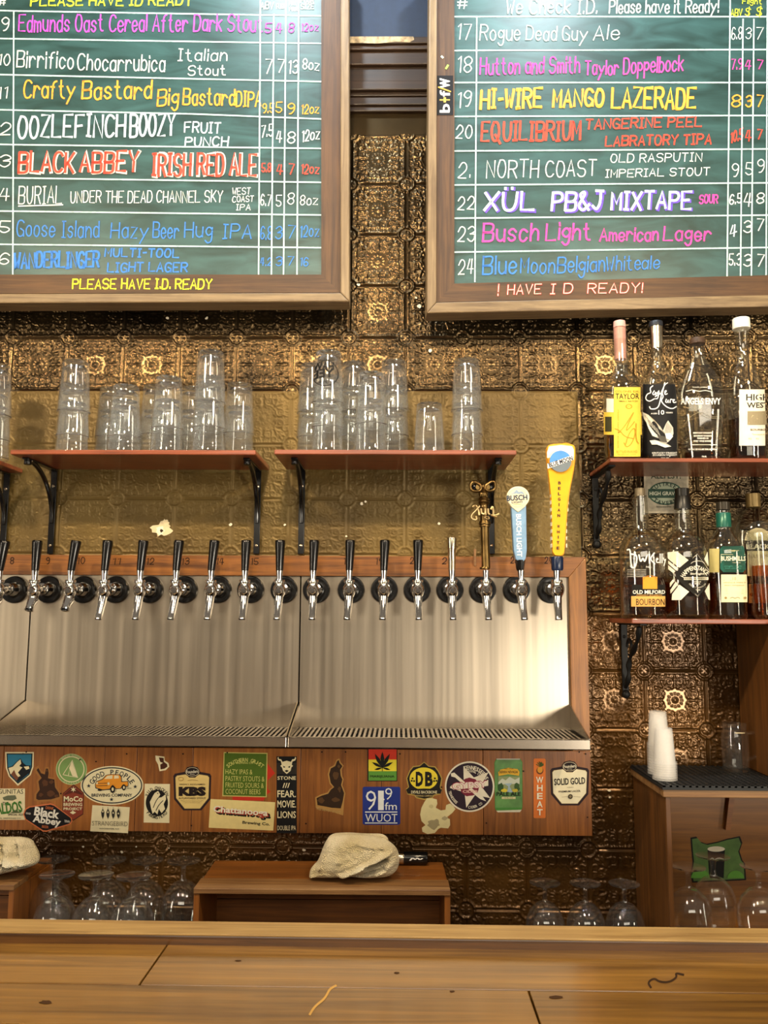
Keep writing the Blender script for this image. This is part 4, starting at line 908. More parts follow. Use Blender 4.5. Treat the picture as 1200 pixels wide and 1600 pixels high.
# ================================================================== BOTTLES
class Bottle:
    def __init__(s, name, xc, yb, D, zsh, prof, label, group, gl='bglass', flat=1.0, liquid=None, fill=None, cat='bottle', liq_m='whiskey'):
        """prof: (y pixel, half width pixel) from foot to mouth at depth D"""
        base = W(xc, yb, D); s.c = Vector((base.x, D, zsh+.0004)); s.D = D; s.ph = math.atan2(base.x, D); s.flat = flat; s.xc = xc; s.yb = yb
        s.k0 = mpp(xc, yb, D)
        s.t = thing(name, s.c, label, cat, group)
        s.zb = base.z; s.prof = [(hw*mpp(xc, y, D)*math.cos(s.ph)**.5, s.z(y)) for y, hw in prof]
        b = MB(); out = s.prof
        if flat == 1.0:
            inn = [(max(r-.0032, .001), max(z, .009)) for r, z in out][::-1]
            b.lathe([(0, 0)]+out+inn+[(0, .009)], 40)
        else:
            b.lathe([(0, 0)]+out+[(max(r-.003, .001), max(z, .009)) for r, z in out][::-1]+[(0, .009)], 40, sy_=flat)
        o = b.build('glass_body', M[gl], s.t, smooth=60); s.rot(o)
        if fill:
            zt_ = s.z(fill); pr = [(max(r-.0040, .001), z) for r, z in out if z > .0095 and z < zt_]
            r0 = s.rad(.0098)-.004; r1 = s.rad(zt_)-.004
            l = MB().lathe([(0, .0098), (r0, .0098)]+pr+[(r1, zt_), (0, zt_)], 40, sy_=flat).build('liquid', M[liq_m], s.t, smooth=60); s.rot(l)
    def rot(s, o):
        if s.flat != 1.0: o.rotation_euler = (0, 0, -s.ph)
    def z(s, y): return W(s.xc, y, s.D).z-s.zb
    def rad(s, z):
        p = s.prof
        for (r0, z0), (r1, z1) in zip(p, p[1:]):
            if z0 <= z <= z1 and z1 > z0: return r0+(r1-r0)*(z-z0)/(z1-z0)
        return p[0][0] if z <= p[0][1] else p[-1][0]
    def surf(s, px, py, off=0.0):
        c, sn = math.cos(s.ph), math.sin(s.ph); d = s.D-.02
        for _ in range(5):                       # point of the bottle's front that the photo shows there
            P = W(px, py, d); z = P.z-s.zb; r = max(s.rad(z), .004)
            dx, dy = P.x-s.c.x, P.y-s.c.y
            lx = max(-.985*r, min(.985*r, dx*c-dy*sn)); ly = -math.sqrt(r*r-lx*lx)*s.flat
            d = s.c.y+(-lx*sn+ly*c)
        an = math.asin(lx/r); lx, ly = (r+off)*math.sin(an), -((r*math.cos(an))*s.flat+off)
        return Vector((lx*c+ly*sn, -lx*sn+ly*c, z))
    def art(s, org=(0, 0), k=1.0, base=.0009): return Art(s.surf, org, k, base=base, step=.00018)
    def patch(s, a, x0, x1, y0, y1, c, n=16, m=8, shape=None):
        mi = a.mi(c); vs_ = []; fs = []
        for j in range(m+1):
            for i in range(n+1):
                vs_.append(a.P(x0+(x1-x0)*i/n, y0+(y1-y0)*j/m))
        for j in range(m):
            for i in range(n): fs.append((j*(n+1)+i, j*(n+1)+i+1, (j+1)*(n+1)+i+1, (j+1)*(n+1)+i))
        a.mb.add(vs_, fs, mi); return a.up()
    def ringpart(s, name, y0, y1, hw0, hw1, m, extra=0.0):
        z0, z1 = s.z(y0), s.z(y1); k = s.k0
        o = MB().lathe([(0, z0), (hw0*k, z0), (hw1*k, z1-.0008), (hw1*k-.0008, z1), (0, z1)], 32).build(name, m, s.t, smooth=45); return o
    def add(s, a, name):
        return a.mb.build(name, a.mats, s.t)
BG1, BG2 = 'whiskey bottles on the upper right shelf', 'whiskey bottles on the lower right shelf'
# --- yellow label bottle
b = Bottle('liquor_bottle', 974, 711, 2.0, zs3, [(711, 27), (708, 29), (600, 29), (590, 28), (580, 24), (574, 17), (570, 14), (555, 13.5), (530, 12), (506, 10.5), (502, 10)], 'slim clear whiskey bottle with yellow wrap label and pink capped long neck', BG1, fill=668)
a = b.art((930, 480), 6.4, base=.0008)
b.patch(a, 88, 462, 985, 1210, '#e2c248', 20, 4); b.patch(a, 100, 165, 1030, 1180, '#3c3a20', 6, 3)
b.patch(a, 115, 185, 850, 985, '#d9d4c4', 5, 3); b.patch(a, 188, 445, 735, 1428, '#e6c84c', 16, 10)
a.text('COLONEL E.H.', 200, 430, 790, 768, '#7a5a10', .01); a.text('TAYLOR', 203, 432, 855, 798, '#3a2c10', .015); a.text('SMALL BATCH', 235, 415, 884, 868, '#4a380f', .01)
a.ring(332, 928, 32, 24, 7, '#b08a1e'); a.text('E.H.T.', 310, 354, 936, 920, '#a07c1a')
for pts in ([(235, 1190), (290, 1130), (360, 1010), (385, 975), (330, 1090), (300, 1180), (340, 1140), (385, 1080)], [(300, 1310), (330, 1200), (385, 1130), (395, 1200), (360, 1300), (310, 1340), (285, 1290)], [(200, 1150), (245, 1165), (290, 1230), (380, 1250)], [(400, 1100), (398, 1260), (425, 1300)]):
    a.line(chaikin(pts), 7, '#b48a22')
a.text('STRAIGHT KENTUCKY BOURBON', 230-190, 230+190, 1157, 1145, '#8a6a14', 0, 90)
a.text('BOTTLED IN BOND', 215, 410, 1392, 1366, '#a88420'); a.text('100 PROOF 750ML', 225, 400, 1412, 1402, '#a88420')
b.add(a, 'label')
b.ringpart('neck_strip', 552, 503, 9.0, 9.6, paint('c9968c', .4)); b.ringpart('cap', 502.5, 492.5, 9.8, 9.2, paint('d7a49a', .4))
# --- black printed bottle
b = Bottle('liquor_bottle', 1032, 711, 2.0, zs3, [(711, 26), (708, 28), (610, 27.5), (596, 26.5), (580, 23), (568, 18), (560, 12), (555, 9.5), (535, 9), (534, 9)], 'clear round-shouldered whiskey bottle with black back print and white eagle', BG1, fill=672, liq_m='whiskey_d')
a = b.art((930, 480), 6.4, base=.0008)
b.patch(a, 478, 812, 705, 1470, '#0f0f12', 18, 10)
def flow(pts, w_=9, c='#f2f2ee'): a.line(chaikin(pts), w_, c)
flow([(575, 720), (545, 745), (560, 790), (520, 800), (500, 850), (540, 880), (590, 850)], 10)
flow([(590, 770), (570, 800), (590, 815), (605, 775), (605, 815)]); flow([(635, 770), (612, 800), (635, 800), (640, 770), (625, 850), (600, 850)]); flow([(655, 790), (690, 710), (720, 690)], 7); flow([(665, 810), (690, 690)], 8); flow([(690, 795), (710, 770), (690, 770), (690, 812), (715, 800)])
flow([(660, 800), (640, 910), (615, 950), (555, 955), (545, 930)], 10); flow([(600, 830), (660, 790), (680, 830), (650, 870), (700, 930), (760, 955), (800, 930)], 10); flow([(705, 855), (695, 885), (715, 890), (722, 855), (725, 890)]); flow([(740, 890), (742, 855), (760, 860)]); flow([(765, 880), (785, 860), (765, 860), (770, 895), (795, 885)])
a.text('AGED', 560, 620, 1006, 992, '#e8e8e4', .01); a.text('10', 630, 685, 1010, 965, '#f4f4f0', .01); a.text('YEARS', 697, 762, 998, 984, '#e8e8e4', .01)
a.poly([(485, 985), (535, 1010), (590, 1060), (650, 1130), (672, 1170), (700, 1100), (720, 1068), (765, 1140), (770, 1200), (745, 1260), (700, 1300), (640, 1250), (575, 1220), (540, 1150), (520, 1090), (495, 1050)], '#c9c6bb')
for q in range(6): a.line([(505+q*22, 1015+q*26), (560+q*18, 1120+q*22)], 6, '#8d8a80')
for q in range(5): a.line([(712+q*10, 1095+q*12), (690+q*8, 1180+q*16)], 5, '#9a978c')
a.poly([(690, 1200), (735, 1195), (760, 1230), (735, 1265), (700, 1250)], '#f4f2ea'); a.poly([(555, 1270), (600, 1265), (690, 1290), (745, 1330), (690, 1340), (620, 1310), (575, 1310)], '#d8d5ca'); a.poly([(620, 1215), (690, 1230), (710, 1290), (650, 1280)], '#4a4740')
a.text('KENTUCKY STRAIGHT', 578, 795, 1405, 1385, '#d0cfc8', .01); a.text('BOURBON WHISKEY', 585, 795, 1424, 1408, '#d0cfc8', .01); a.text('750 ML', 655, 730, 1452, 1438, '#d0cfc8')
b.add(a, 'label')
b.ringpart('foil_collar', 535, 501, 9.6, 10.6, M['silver']); b.ringpart('cap', 501, 493, 11, 10.5, paint('1c1f26', .4))
# --- pear-shaped flask
b = Bottle('liquor_bottle', 1097, 711, 2.0, zs3, [(712, 28), (709, 29), (680, 32), (640, 37), (612, 39), (595, 36), (578, 29), (563, 20), (553, 13), (545, 10.5), (536, 11), (529, 11.2), (527, 11.2)], 'wide pear-shaped clear bottle with white lettering and dark wood stopper', BG1, flat=.55, fill=697, liq_m='whiskey_d')
a = b.art((1050, 480), 6.4, base=.0009)
a.text('ANGELS ENVY', 88, 482, 906, 840, '#f0efe6', .02); a.line([(140, 775), (200, 760), (270, 775), (330, 765), (385, 778)], 6, '#dcdacb'); a.text('louisville distilling', 205, 345, 742, 728, '#dcdacb', .01)
for tx, x0_, x1_, y in (('KENTUCKY STRAIGHT', 212, 392, 1198), ('BOURBON WHISKEY', 218, 392, 1228), ('FINISHED IN', 252, 358, 1252), ('PORT WINE BARRELS', 218, 398, 1280), ('43.3% ALC BY VOLUME 750ML 86.6 PROOF', 165, 445, 1362), ('750 ML', 295, 342, 1434)): a.text(tx, x0_, x1_, y, y-16, '#f0efe6', .02)
a.rect(190, 1306, 435, 1312, '#f0efe6'); a.line(chaikin([(130, 1110), (200, 1010), (290, 980), (380, 1030), (460, 1030)]), 3, '#8d866c'); a.line(chaikin([(120, 930), (230, 960), (330, 1040), (470, 1050)]), 3, '#8d866c')
b.add(a, 'label'); b.ringpart('stopper', 527.5, 519, 12, 11.6, M['strip'])
# --- white label bottle
b = Bottle('liquor_bottle', 1168, 711, 2.0, zs3, [(712, 28), (709, 30), (600, 30), (588, 28.5), (575, 25), (562, 18), (553, 12), (548, 10.8), (515, 10), (513, 11.5), (504, 11.5), (500, 10)], 'clear whiskey bottle with white cap and tilted cream label at the right edge', BG1, fill=646, liq_m='whiskey_d')
a = b.art((1050, 480), 6.4, base=.0008)
b.patch(a, 670, 925, 755, 1315, '#ece5cf', 14, 8); a.text('HIGH', 738, 960, 866, 800, '#1d1a16', .02); a.rect(745, 872, 940, 877, '#1d1a16'); a.text('WEST', 745, 955, 940, 884, '#1d1a16', .02)
b.patch(a, 752, 948, 972, 1108, '#8f8468', 8, 5); a.poly([(760, 1100), (800, 1010), (850, 1050), (900, 990), (940, 1070), (940, 1100)], '#c9b98e'); a.text('BOURBON', 780, 950, 1168, 1146, '#5a4a32', .01); a.rect(795, 1192, 935, 1196, '#a08a5a'); a.text('WHISKEY', 800, 930, 1212, 1200, '#a08a5a')
for x_ in (760, 830): a.text('92', x_, x_+30, 1256, 1240, '#a08a5a')
b.add(a, 'label'); b.ringpart('cap', 504, 488, 13.6, 13.2, paint('ece7d6', .35))
# --- lower shelf: etched bottle
b = Bottle('liquor_bottle', 1006, 962, 1.99, zs4, [(962, 33), (958, 36), (870, 36), (855, 35), (842, 31), (832, 24), (825, 14), (820, 12.5), (800, 12), (772, 10.5), (771, 10.5)], 'round-shouldered clear bottle with white script and small orange label, lower shelf left end', BG2, fill=899, liq_m='whiskey')
a = b.art((960, 730), 6.4, base=.0009)
for pts, w_ in (([(130, 800), (160, 790), (165, 930), (180, 980), (205, 975)], 14), ([(160, 840), (230, 850), (215, 960), (185, 985), (165, 960)], 16), ([(245, 850), (262, 930), (285, 870), (300, 930), (325, 850)], 14), ([(345, 840), (350, 935)], 16), ([(395, 830), (350, 890), (400, 940)], 12), ([(415, 905), (435, 890), (415, 880), (412, 925), (440, 925)], 10), ([(450, 840), (450, 930)], 10), ([(468, 840), (468, 930)], 10), ([(480, 880), (490, 915), (505, 880), (485, 960)], 10)): a.line(chaikin(pts), w_, '#e9e7de')
for i in range(5): a.text('sour mash whiskey bottled in tennessee', 135, 315, 1003+i*17, 993+i*17, '#cfccc0', .015)
a.text('No. 2', 315, 395, 978, 962, '#e9e7de', .01)
b.patch(a, 180, 492, 1148, 1258, '#12100e', 12, 3); b.patch(a, 176, 492, 1262, 1366, '#e0aa5a', 12, 3); b.patch(a, 284, 418, 1070, 1190, '#e39a2e', 8, 3)
a.text('OLD MILFORD', 190, 490, 1240, 1202, '#f2ede0', .02); a.text('STRAIGHT BOURBON', 225, 460, 1257, 1245, '#e0aa5a', .01); a.text('BOURBON', 222, 485, 1352, 1288, '#241a10', .0); a.ring(352, 1095, 60, 40, 6, '#b9741c', 180, 360)
b.add(a, 'label'); b.ringpart('cap', 772, 759, 8.0, 8.0, paint('6d6350', .4, .3))
# --- diamond label bottle
b = Bottle('liquor_bottle', 1073, 962, 1.99, zs4, [(962, 32), (958, 35), (870, 35), (855, 34), (842, 30), (832, 23), (826, 15), (820, 13.6), (795, 12.5), (772, 11), (771, 11)], 'clear bottle with black diamond label over white crossed bands, lower shelf', BG2, fill=905, liq_m='whiskey_d')
a = b.art((960, 730), 6.4, base=.0008)
for p in ([(535, 820), (630, 812), (735, 890), (940, 1290), (890, 1200), (660, 960)],): pass
a.poly([(532, 822), (625, 812), (740, 900), (650, 975), (560, 905), (535, 880)], '#ede6cf'); a.poly([(540, 905), (640, 985), (620, 1005), (540, 935)], '#ede6cf'); a.poly([(540, 950), (610, 1010), (590, 1030), (540, 990)], '#ede6cf')
a.poly([(575, 1298), (665, 1298), (745, 1215), (650, 1145), (580, 1240)], '#ede6cf'); a.poly([(565, 1235), (640, 1140), (615, 1115), (562, 1200)], '#ede6cf'); a.poly([(560, 1170), (605, 1105), (590, 1090), (558, 1130)], '#ede6cf')
a.poly([(890, 890), (940, 815), (948, 935), (930, 960)], '#ede6cf'); a.poly([(895, 1210), (940, 1130), (950, 1300), (930, 1290)], '#ede6cf')
a.poly([(592, 1050), (700, 935), (822, 820), (935, 980), (948, 1050), (900, 1170), (828, 1278), (700, 1160)], '#17140f')
a.line([(604, 1050), (822, 838), (932, 1000), (938, 1050), (828, 1262), (604, 1050)], 4, '#d9d2bc')
a.arc('HAPPENSTANCE', 810, 1150, 150, 175, -62, 52, 44, '#efe8d2', .01); a.text('Straight', 755, 890, 1052, 1025, '#efe8d2', .01); a.rect(695, 1070, 925, 1098, '#efe8d2'); a.text('BOURBON WHISKEY', 702, 918, 1093, 1075, '#17140f', .02)
a.ring(825, 950, 70, 45, 5, '#d9d2bc', 200, 340); a.text('SINGLE', 785, 855, 1122, 1110, '#efe8d2', .01); a.text('BARREL', 795, 848, 1142, 1128, '#efe8d2', .01); a.arc('DOUBLY BARRELED', 822, 1090, 85, 85, 240, 120, 14, '#d9d2bc', 0, True); a.text('YEAR', 805, 848, 1204, 1190, '#efe8d2', .01)
b.add(a, 'label'); b.ringpart('foil', 791, 771, 13.2, 11.6, paint('10100e', .35)); b.ringpart('cap', 771, 759, 10.8, 11.2, paint('15130f', .3, .2))
# --- green labelled bottle
b = Bottle('liquor_bottle', 1137, 962, 1.99, zs4, [(963, 27), (959, 30), (862, 30), (850, 29), (840, 24), (830, 17), (823, 11.5), (820, 11), (797, 11), (793, 11.5), (792, 11)], 'squarish bottle with teal green label above a cream label, lower shelf', BG2, flat=.8, fill=891, liq_m='whiskey_d')
a = b.art((1080, 730), 6.4, base=.0008)
a.poly([(310, 760), (510, 755), (545, 785), (545, 985), (515, 1018), (320, 1018), (290, 985), (288, 785)], '#17574a'); a.rect(296, 838, 542, 926, '#d8d0ac'); a.rect(300, 844, 538, 920, '#17574a'); a.text('BUSHMILLS', 296, 538, 905, 858, '#efe8cc', .02)
a.text('1608', 395, 435, 815, 795, '#c9c08e'); a.rect(360, 800, 470, 804, '#c9c08e'); a.text('single malt', 330, 500, 968, 950, '#3f8f7e'); a.text('irish whiskey', 340, 490, 988, 972, '#3f8f7e')
b.patch(a, 300, 550, 1042, 1318, '#eadfb4', 12, 6); a.text('10', 408, 442, 1098, 1068, '#a8905a'); a.rect(320, 1096, 398, 1100, '#b09a66'); a.rect(450, 1096, 535, 1100, '#b09a66'); a.text('SINGLE MALT', 322, 535, 1128, 1116, '#a8905a'); a.text('IRISH WHISKEY', 335, 520, 1156, 1144, '#a8905a')
for i in range(4): a.rect(345, 1184+i*15, 510, 1187+i*15, '#b9a778')
a.line(chaikin([(385, 1280), (410, 1265), (430, 1285), (450, 1265), (475, 1280)]), 4, '#6a5a3a'); a.ell(345, 1275, 12, 12, '#9a8450'); a.ell(522, 1275, 12, 12, '#9a8450')
b.patch(a, 195, 285, 785, 1020, '#b0a468', 5, 4)
b.add(a, 'label'); b.ringpart('neck_foil', 819, 797, 11.4, 11.4, paint('1a5c4c', .3, .2)); b.ringpart('cap', 792, 780, 10.6, 10.8, paint('3a352c', .25, .4))
# --- dark bottle behind
b = Bottle('liquor_bottle', 1185, 955, 2.10, zs4, [(955, 36), (950, 38), (830, 38), (815, 37), (800, 31), (790, 22), (784, 12), (781, 10)], 'dark amber bottle with a cream arched label, standing behind the green-labelled bottle', BG2, fill=845, liq_m='whiskey_d')
a = b.art((1080, 730), 6.4, base=.0008)
a.poly([(530, 655), (545, 600), (590, 552), (645, 530), (705, 535), (760, 565), (760, 655)], '#cfc3a0'); b.patch(a, 548, 800, 662, 756, '#14110d', 8, 3); a.text('BLACK', 550, 780, 742, 690, '#ece4cc', .02); b.patch(a, 560, 790, 760, 1010, '#d2c6a2', 8, 6); a.text('BOURBON', 570, 770, 830, 795, '#6a4a2a')
b.patch(a, 575, 790, 1090, 1280, '#c9b98a', 8, 4); a.ell(605, 1195, 20, 18, '#8a4a24')
b.add(a, 'label'); b.ringpart('cap', 781, 760, 11, 11.4, paint('8a7448', .35, .5))
# --- cut glass bottle at the right edge
b = Bottle('liquor_bottle', 1207, 962, 1.985, zs4, [(962, 25), (957, 29), (860, 31), (830, 33), (824, 32)], 'open cut-glass tumbler half full of golden liquid at the right photo edge', None, fill=879, cat='glass', liq_m='amber')
b.t.name = 'cut_glass_tumbler'
ct = MB()
for q in range(14):
    an = 2*math.pi*q/14; r1 = b.rad(b.z(950))+.0006; r2 = b.rad(b.z(835))+.0006
    ct.tube([(r1*math.cos(an), r1*math.sin(an), b.z(950)), (r2*math.cos(an+.2), r2*math.sin(an+.2), b.z(835))], .0016, 6)
    ct.tube([(r1*math.cos(an), r1*math.sin(an), b.z(950)), (r2*math.cos(an-.2), r2*math.sin(an-.2), b.z(835))], .0016, 6)
ct.build('cut_facets', M['bglass'], b.t, smooth=60)
# ================================================================== PLAQUE UNDER THE UPPER SHELF
a = Art(Y(YW-.006), base=.006)
a.surf = Y(YW-.005)
a.rect(1006, 730, 1076, 802, paint('a79c84', .6, var=.3), True); a.rect(1009, 733, 1073, 799, paint('8d8570', .6, var=.3))
a.text('ALEFEST!', 1017, 1064, 748, 739, '#22301f', .02); a.ell(1040, 771, 27, 18, '#1f4433'); a.ell(1040, 771, 25, 16, '#8d9680'); a.rect(1013, 764, 1067, 778, '#1f3a2c')
a.arc('SUTTREES', 1040, 783, 27, 27, -52, 52, 6.5, '#16281e', .02); a.text('HIGH GRAVITY', 1015, 1065, 774, 768, '#b9bca6', .015); a.arc('TAVERN', 1040, 760, 27, 26, 222, 138, 6.5, '#16281e', .02, True); a.text('knoxville tn', 1026, 1056, 793, 790, '#3a3a2c')
a.done('wall_plaque', None, 'weathered beige and green plaque on the wall behind the lower whiskey bottles', 'sign')
# ================================================================== RIGHT ALCOVE
tC = thing('cabinet', (.72, 1.99, ZC), 'open-front wooden cabinet in the lower right corner with glasses inside', 'cabinet', wc=True)
DC = 1.905
xl = W(1043, 1340, DC).x; zt2 = W(1100, 1234, DC).z; x1 = xl+.62
MB().box(xl, xl+.011, DC, YW-.006, ZC+.0004, zt2-.016).build('side_panel', M['cab'], tC, bevel=.001)
MB().box(x1-.02, x1, DC, YW-.006, ZC+.0004, zt2-.016).build('side_panel', M['cab'], tC, bevel=.001)
MB().box(xl-.006, x1+.004, DC-.004, YW-.006, zt2-.016, zt2).build('top_board', M['worn'], tC, bevel=.0015)
MB().box(xl+.011, x1-.02, YW-.03, YW-.012, ZC+.0004, zt2-.016).build('back_panel', M['cabh'], tC)
MB().box(xl+.011, x1-.02, DC+.01, YW-.03, ZC+.0004, ZC+.022).build('floor_board', M['cabh'], tC)
bz = MB(); q0, q1 = W(1147, 1246, 2.13), W(1136, 1296, 2.13); qz = zt2-.016
bz.hexa([(q1.x-.006, YW-.045, q1.z), (q1.x+.006, YW-.045, q1.z), (q0.x+.007, YW-.045, qz), (q0.x-.007, YW-.045, qz)], [(q1.x-.006, YW-.03, q1.z), (q1.x+.006, YW-.03, q1.z), (q0.x+.007, YW-.03, qz), (q0.x-.007, YW-.03, qz)])
bz.build('brace', M['crate'], tC)
zm = zt2+.010
mb_ = MB().box(xl-.008, x1+.002, DC-.008, YW-.012, zt2+.0004, zm-.004)
for i in range(44): mb_.box(xl-.006+i*.0142, xl-.0005+i*.0142, DC-.006, YW-.014, zm-.004, zm)
for i in range(18): mb_.box(xl-.006, x1, DC-.006+i*.0142, DC-.0015+i*.0142, zm-.004, zm-.0005)
o = mb_.build('bar_mat', M['rubber']); recentre(o, (xl+.3, 2.0, zt2)); tag(o, 'black rubber drip mat on top of the wooden cabinet', 'mat')
# oregon-shaped sticker on the cabinet back
a = Art(Y(YW-.030), (880, 940), 3.078, base=.0006)
out = [(612, 1135), (640, 1130), (660, 1155), (690, 1165), (740, 1155), (790, 1140), (850, 1128), (862, 1160), (848, 1200), (862, 1245), (875, 1260), (880, 1340), (780, 1345), (620, 1352), (612, 1310), (622, 1250), (615, 1180)]
cx_, cy2 = 745, 1240
a.poly(out, '#14150f', True); a.poly([(cx_+(x-cx_)*.94, cy2+(y-cy2)*.93) for x, y in out], paint('4a6e30', .45, var=.35, scale=25))
a.poly([(694, 1190), (778, 1185), (772, 1330), (702, 1330)], '#0f0f0e'); a.ell(736, 1190, 42, 13, '#d8d2bc'); a.line(chaikin([(705, 1240), (720, 1232), (725, 1245), (745, 1232), (770, 1238)]), 5, '#e8e6da'); a.ell(660, 1330, 45, 40, '#5c9a3c', a0=180, a1=360); a.ell(830, 1330, 40, 36, '#5c9a3c', a0=180, a1=360)
a.done('sticker', None, 'green state-shaped sticker with a black cup, inside the cabinet', 'sticker')
# wooden partition at the right edge
xp = W(1157, 1100, 2.155).x
o = structure(MB().box(xp, xp+.03, 1.9, YW-.008, zm+.0006, zs4-.013).build('trim_2', M['cab']))
# plastic cups
def cup_mesh():
    b = MB(); h = .078; o_ = [(.0275, 0), (.0275, .0036), (.0246, .0042), (.0200, h-.002), (.0188, h)]
    b.lathe(o_+[(0, h)], 30); b.lathe([(0, h-.0012), (.0180, h-.0012), (.0236, .0042), (.0252, 0), (.0275, 0)], 30); return b
m_, t_, p_ = mat('frosted_plastic'); p_.inputs['Base Color'].default_value = (.86, .84, .80, 1); p_.inputs['Roughness'].default_value = .35
mxs = t_.nodes.new('ShaderNodeMixShader'); trs = t_.nodes.new('ShaderNodeBsdfTransparent'); mxs.inputs[0].default_value = .24
oo = [n for n in t_.nodes if n.type == 'OUTPUT_MATERIAL'][0]
t_.links.new(trs.outputs[0], mxs.inputs[1]); t_.links.new(p_.outputs[0], mxs.inputs[2]); t_.links.new(mxs.outputs[0], oo.inputs[0])
n_ = t_.nodes.new('ShaderNodeTexNoise'); n_.inputs['Scale'].default_value = 40; r_ = t_.nodes.new('ShaderNodeValToRGB'); r_.color_ramp.elements[0].color = (.8, .78, .74, 1); r_.color_ramp.elements[1].color = (.92, .90, .86, 1)
t_.links.new(n_.outputs['Fac'], r_.inputs[0]); t_.links.new(r_.outputs[0], p_.inputs['Base Color'])
cup0 = None
def cups(px, D, n, desc, group, inc=.0052):
    global cup0
    p = W(px, 1214, D); z = zm+.0004
    for i in range(n):
        if cup0 is None: cup0 = o = cup_mesh().build('plastic_cup', m_, smooth=50)
        else: o = cup0.copy(); COL.objects.link(o)
        o.location = (p.x, D, z+i*inc); tag(o, ('lowest ' if i == 0 else 'topmost ' if i == n-1 else f'{["","second","third","fourth","fifth","sixth","seventh","eighth","ninth","tenth","eleventh"][i]} from the bottom, ')+f'frosted plastic cup in the {desc} upturned stack on the mat', 'cup', group)
cups(1039, 1.965, 8, 'front', 'front stack of plastic cups'); cups(1031, 2.035, 11, 'rear taller', 'rear stack of plastic cups', .0066)
# glass mug on the mat
pm = W(1150, 1196, 2.08)
t = thing('glass_mug', (pm.x, 2.08, zm+.0004), 'empty clear glass mug at the back right of the rubber mat', 'mug')
MB().lathe([(0, 0), (.027, 0), (.030, .004), (.0315, .05), (.031, .085), (.027, .095), (.0275, .112), (.0255, .112), (.0248, .095), (.0285, .083), (.029, .05), (.027, .010), (0, .009)], 36).build('body', M['sglass'], t, smooth=50)
MB().tube(chaikin([(.030, 0, .088), (.052, 0, .090), (.058, 0, .06), (.052, 0, .032), (.0305, 0, .028)], 3), .0045, 10).build('handle', M['sglass'], t, smooth=60)
MB().box(-.012, .012, -.0325, -.0315, .092, .094).build('rim_mark', paint('c9b890'), t)
# ================================================================== SNIFTERS
def snifter_parts(t):
    h = .183
    MB().lathe([(0, h-.0035), (.012, h-.003), (.0365, h-.001), (.0385, h), (.0375, h-.0016), (.013, h-.0065), (.0075, h-.012), (.0055, h-.022), (.0055, h-.036), (.0085, h-.044), (0, h-.046)], 36).build('foot_and_stem', M['sglass'], t, smooth=55)
    MB().lathe([(0, h-.0445), (.0085, h-.0445), (.022, h-.050), (.038, h-.066), (.047, h-.088), (.0495, h-.108), (.047, h-.132), (.041, h-.158), (.0355, .001), (.0345, 0), (.0337, .001), (.0392, h-.158), (.0452, h-.132), (.0477, h-.108), (.0452, h-.088), (.036, h-.067), (.020, h-.053), (0, h-.050)], 40).build('bowl', M['sglass'], t, smooth=55)
sn0 = None
def snifter(px, py, D, zbase, label, group, tilt=None):
    global sn0
    x = W(px, py, D).x; loc = (x, D, zbase+.0004)
    if sn0 is None:
        sn0 = thing('snifter_glass', loc, label, 'snifter glass', group); snifter_parts(sn0); return sn0
    return dup(sn0, loc, label, group)
g = 'upturned snifters on the left under the plank front'
for px, py, D, lab in ((89, 1372, 1.935, 'front left snifter beside the left crate'), (150, 1371, 1.935, 'front middle snifter of the left group'), (209, 1373, 1.930, 'front right snifter of the left group'), (82, 1352, 2.05, 'rear snifter behind the front left one, by the left crate'), (171, 1350, 2.05, 'rear snifter between the front middle and right ones'), (229, 1353, 2.05, 'rear snifter just right of the front row, left group'), (287, 1349, 2.05, 'rear snifter nearest the middle crate, left group')):
    snifter(px, py, D, ZC, 'upside-down clear glass, '+lab, g)
for px, lab in ((851, 'left one of the three right of the middle crate'), (914, 'middle one of the three right of the middle crate'), (975, 'right one of the three, nearest the cabinet side')):
    snifter(px, 1376, 1.978, ZC, 'upside-down clear snifter, '+lab, 'upturned snifters right of the middle crate').scale = (.9, .9, .9)
for px, D, lab in ((1070, 1.97, 'left one inside the cabinet, against its side panel'), (1114, 2.055, 'middle one inside the cabinet, in front of the green sticker'), (1184, 1.975, 'right one inside the cabinet at the right edge')):
    s_ = snifter(px, 1348, D, ZC+.0225, 'upside-down clear snifter, '+lab, 'upturned snifters in the cabinet'); s_.location.x = max(s_.location.x, xl+.065)
# ================================================================== CRATES
def crate(x0, x1, y0, y1, z0, z1, label, rot=0.0):
    cx_ = (x0+x1)/2; t = thing('wooden_crate', (cx_, y0, z0), label, 'crate', 'wooden crates under the plank front')
    t.rotation_euler = (0, 0, rot); d = y1-y0; w2 = (x1-x0)/2; h = z1-z0; th = .013
    MB().box(-w2, w2, 0, d*.34, h-.012, h).build('top_board', M['worn'], t, bevel=.0015); MB().box(-w2+.004, w2-.004, d*.34+.001, d, h-.012, h-.001).build('top_board', M['crate'], t, bevel=.0015)
    for sx_ in (-1, 1):
        b = MB(); xa, xb = sorted((sx_*w2, sx_*(w2-th))); b.box(xa, xb, .004, d, 0, h-.012); b.build('side_board', M['crate_v'], t, bevel=.001)
    b = MB(); hh = (h-.012)
    b.box(-w2+th, w2-th, d-.012, d, 0, hh*.48); b.box(-w2+th, w2-th, d-.012, d, hh*.48+.002, hh); b.build('back_board', M['crate'], t)
    MB().box(-w2+th, w2-th, .004, d-.012, 0, .010).build('bottom_board', M['crate'], t)
    return t
p0, p1 = W(303, 1387, 1.93), W(704, 1384, 1.93)
crate(p0.x, p1.x, 1.93, 2.145, ZC+.0004, p0.z, 'long low wooden crate turned open side forward, middle, with cream towel on it', .012)
p2 = W(22, 1383, 1.93); 
crate(p2.x-.42, p2.x, 1.93, 2.145, ZC+.0004, p2.z, 'wooden crate cut by the left edge, with a towel on top', 0)
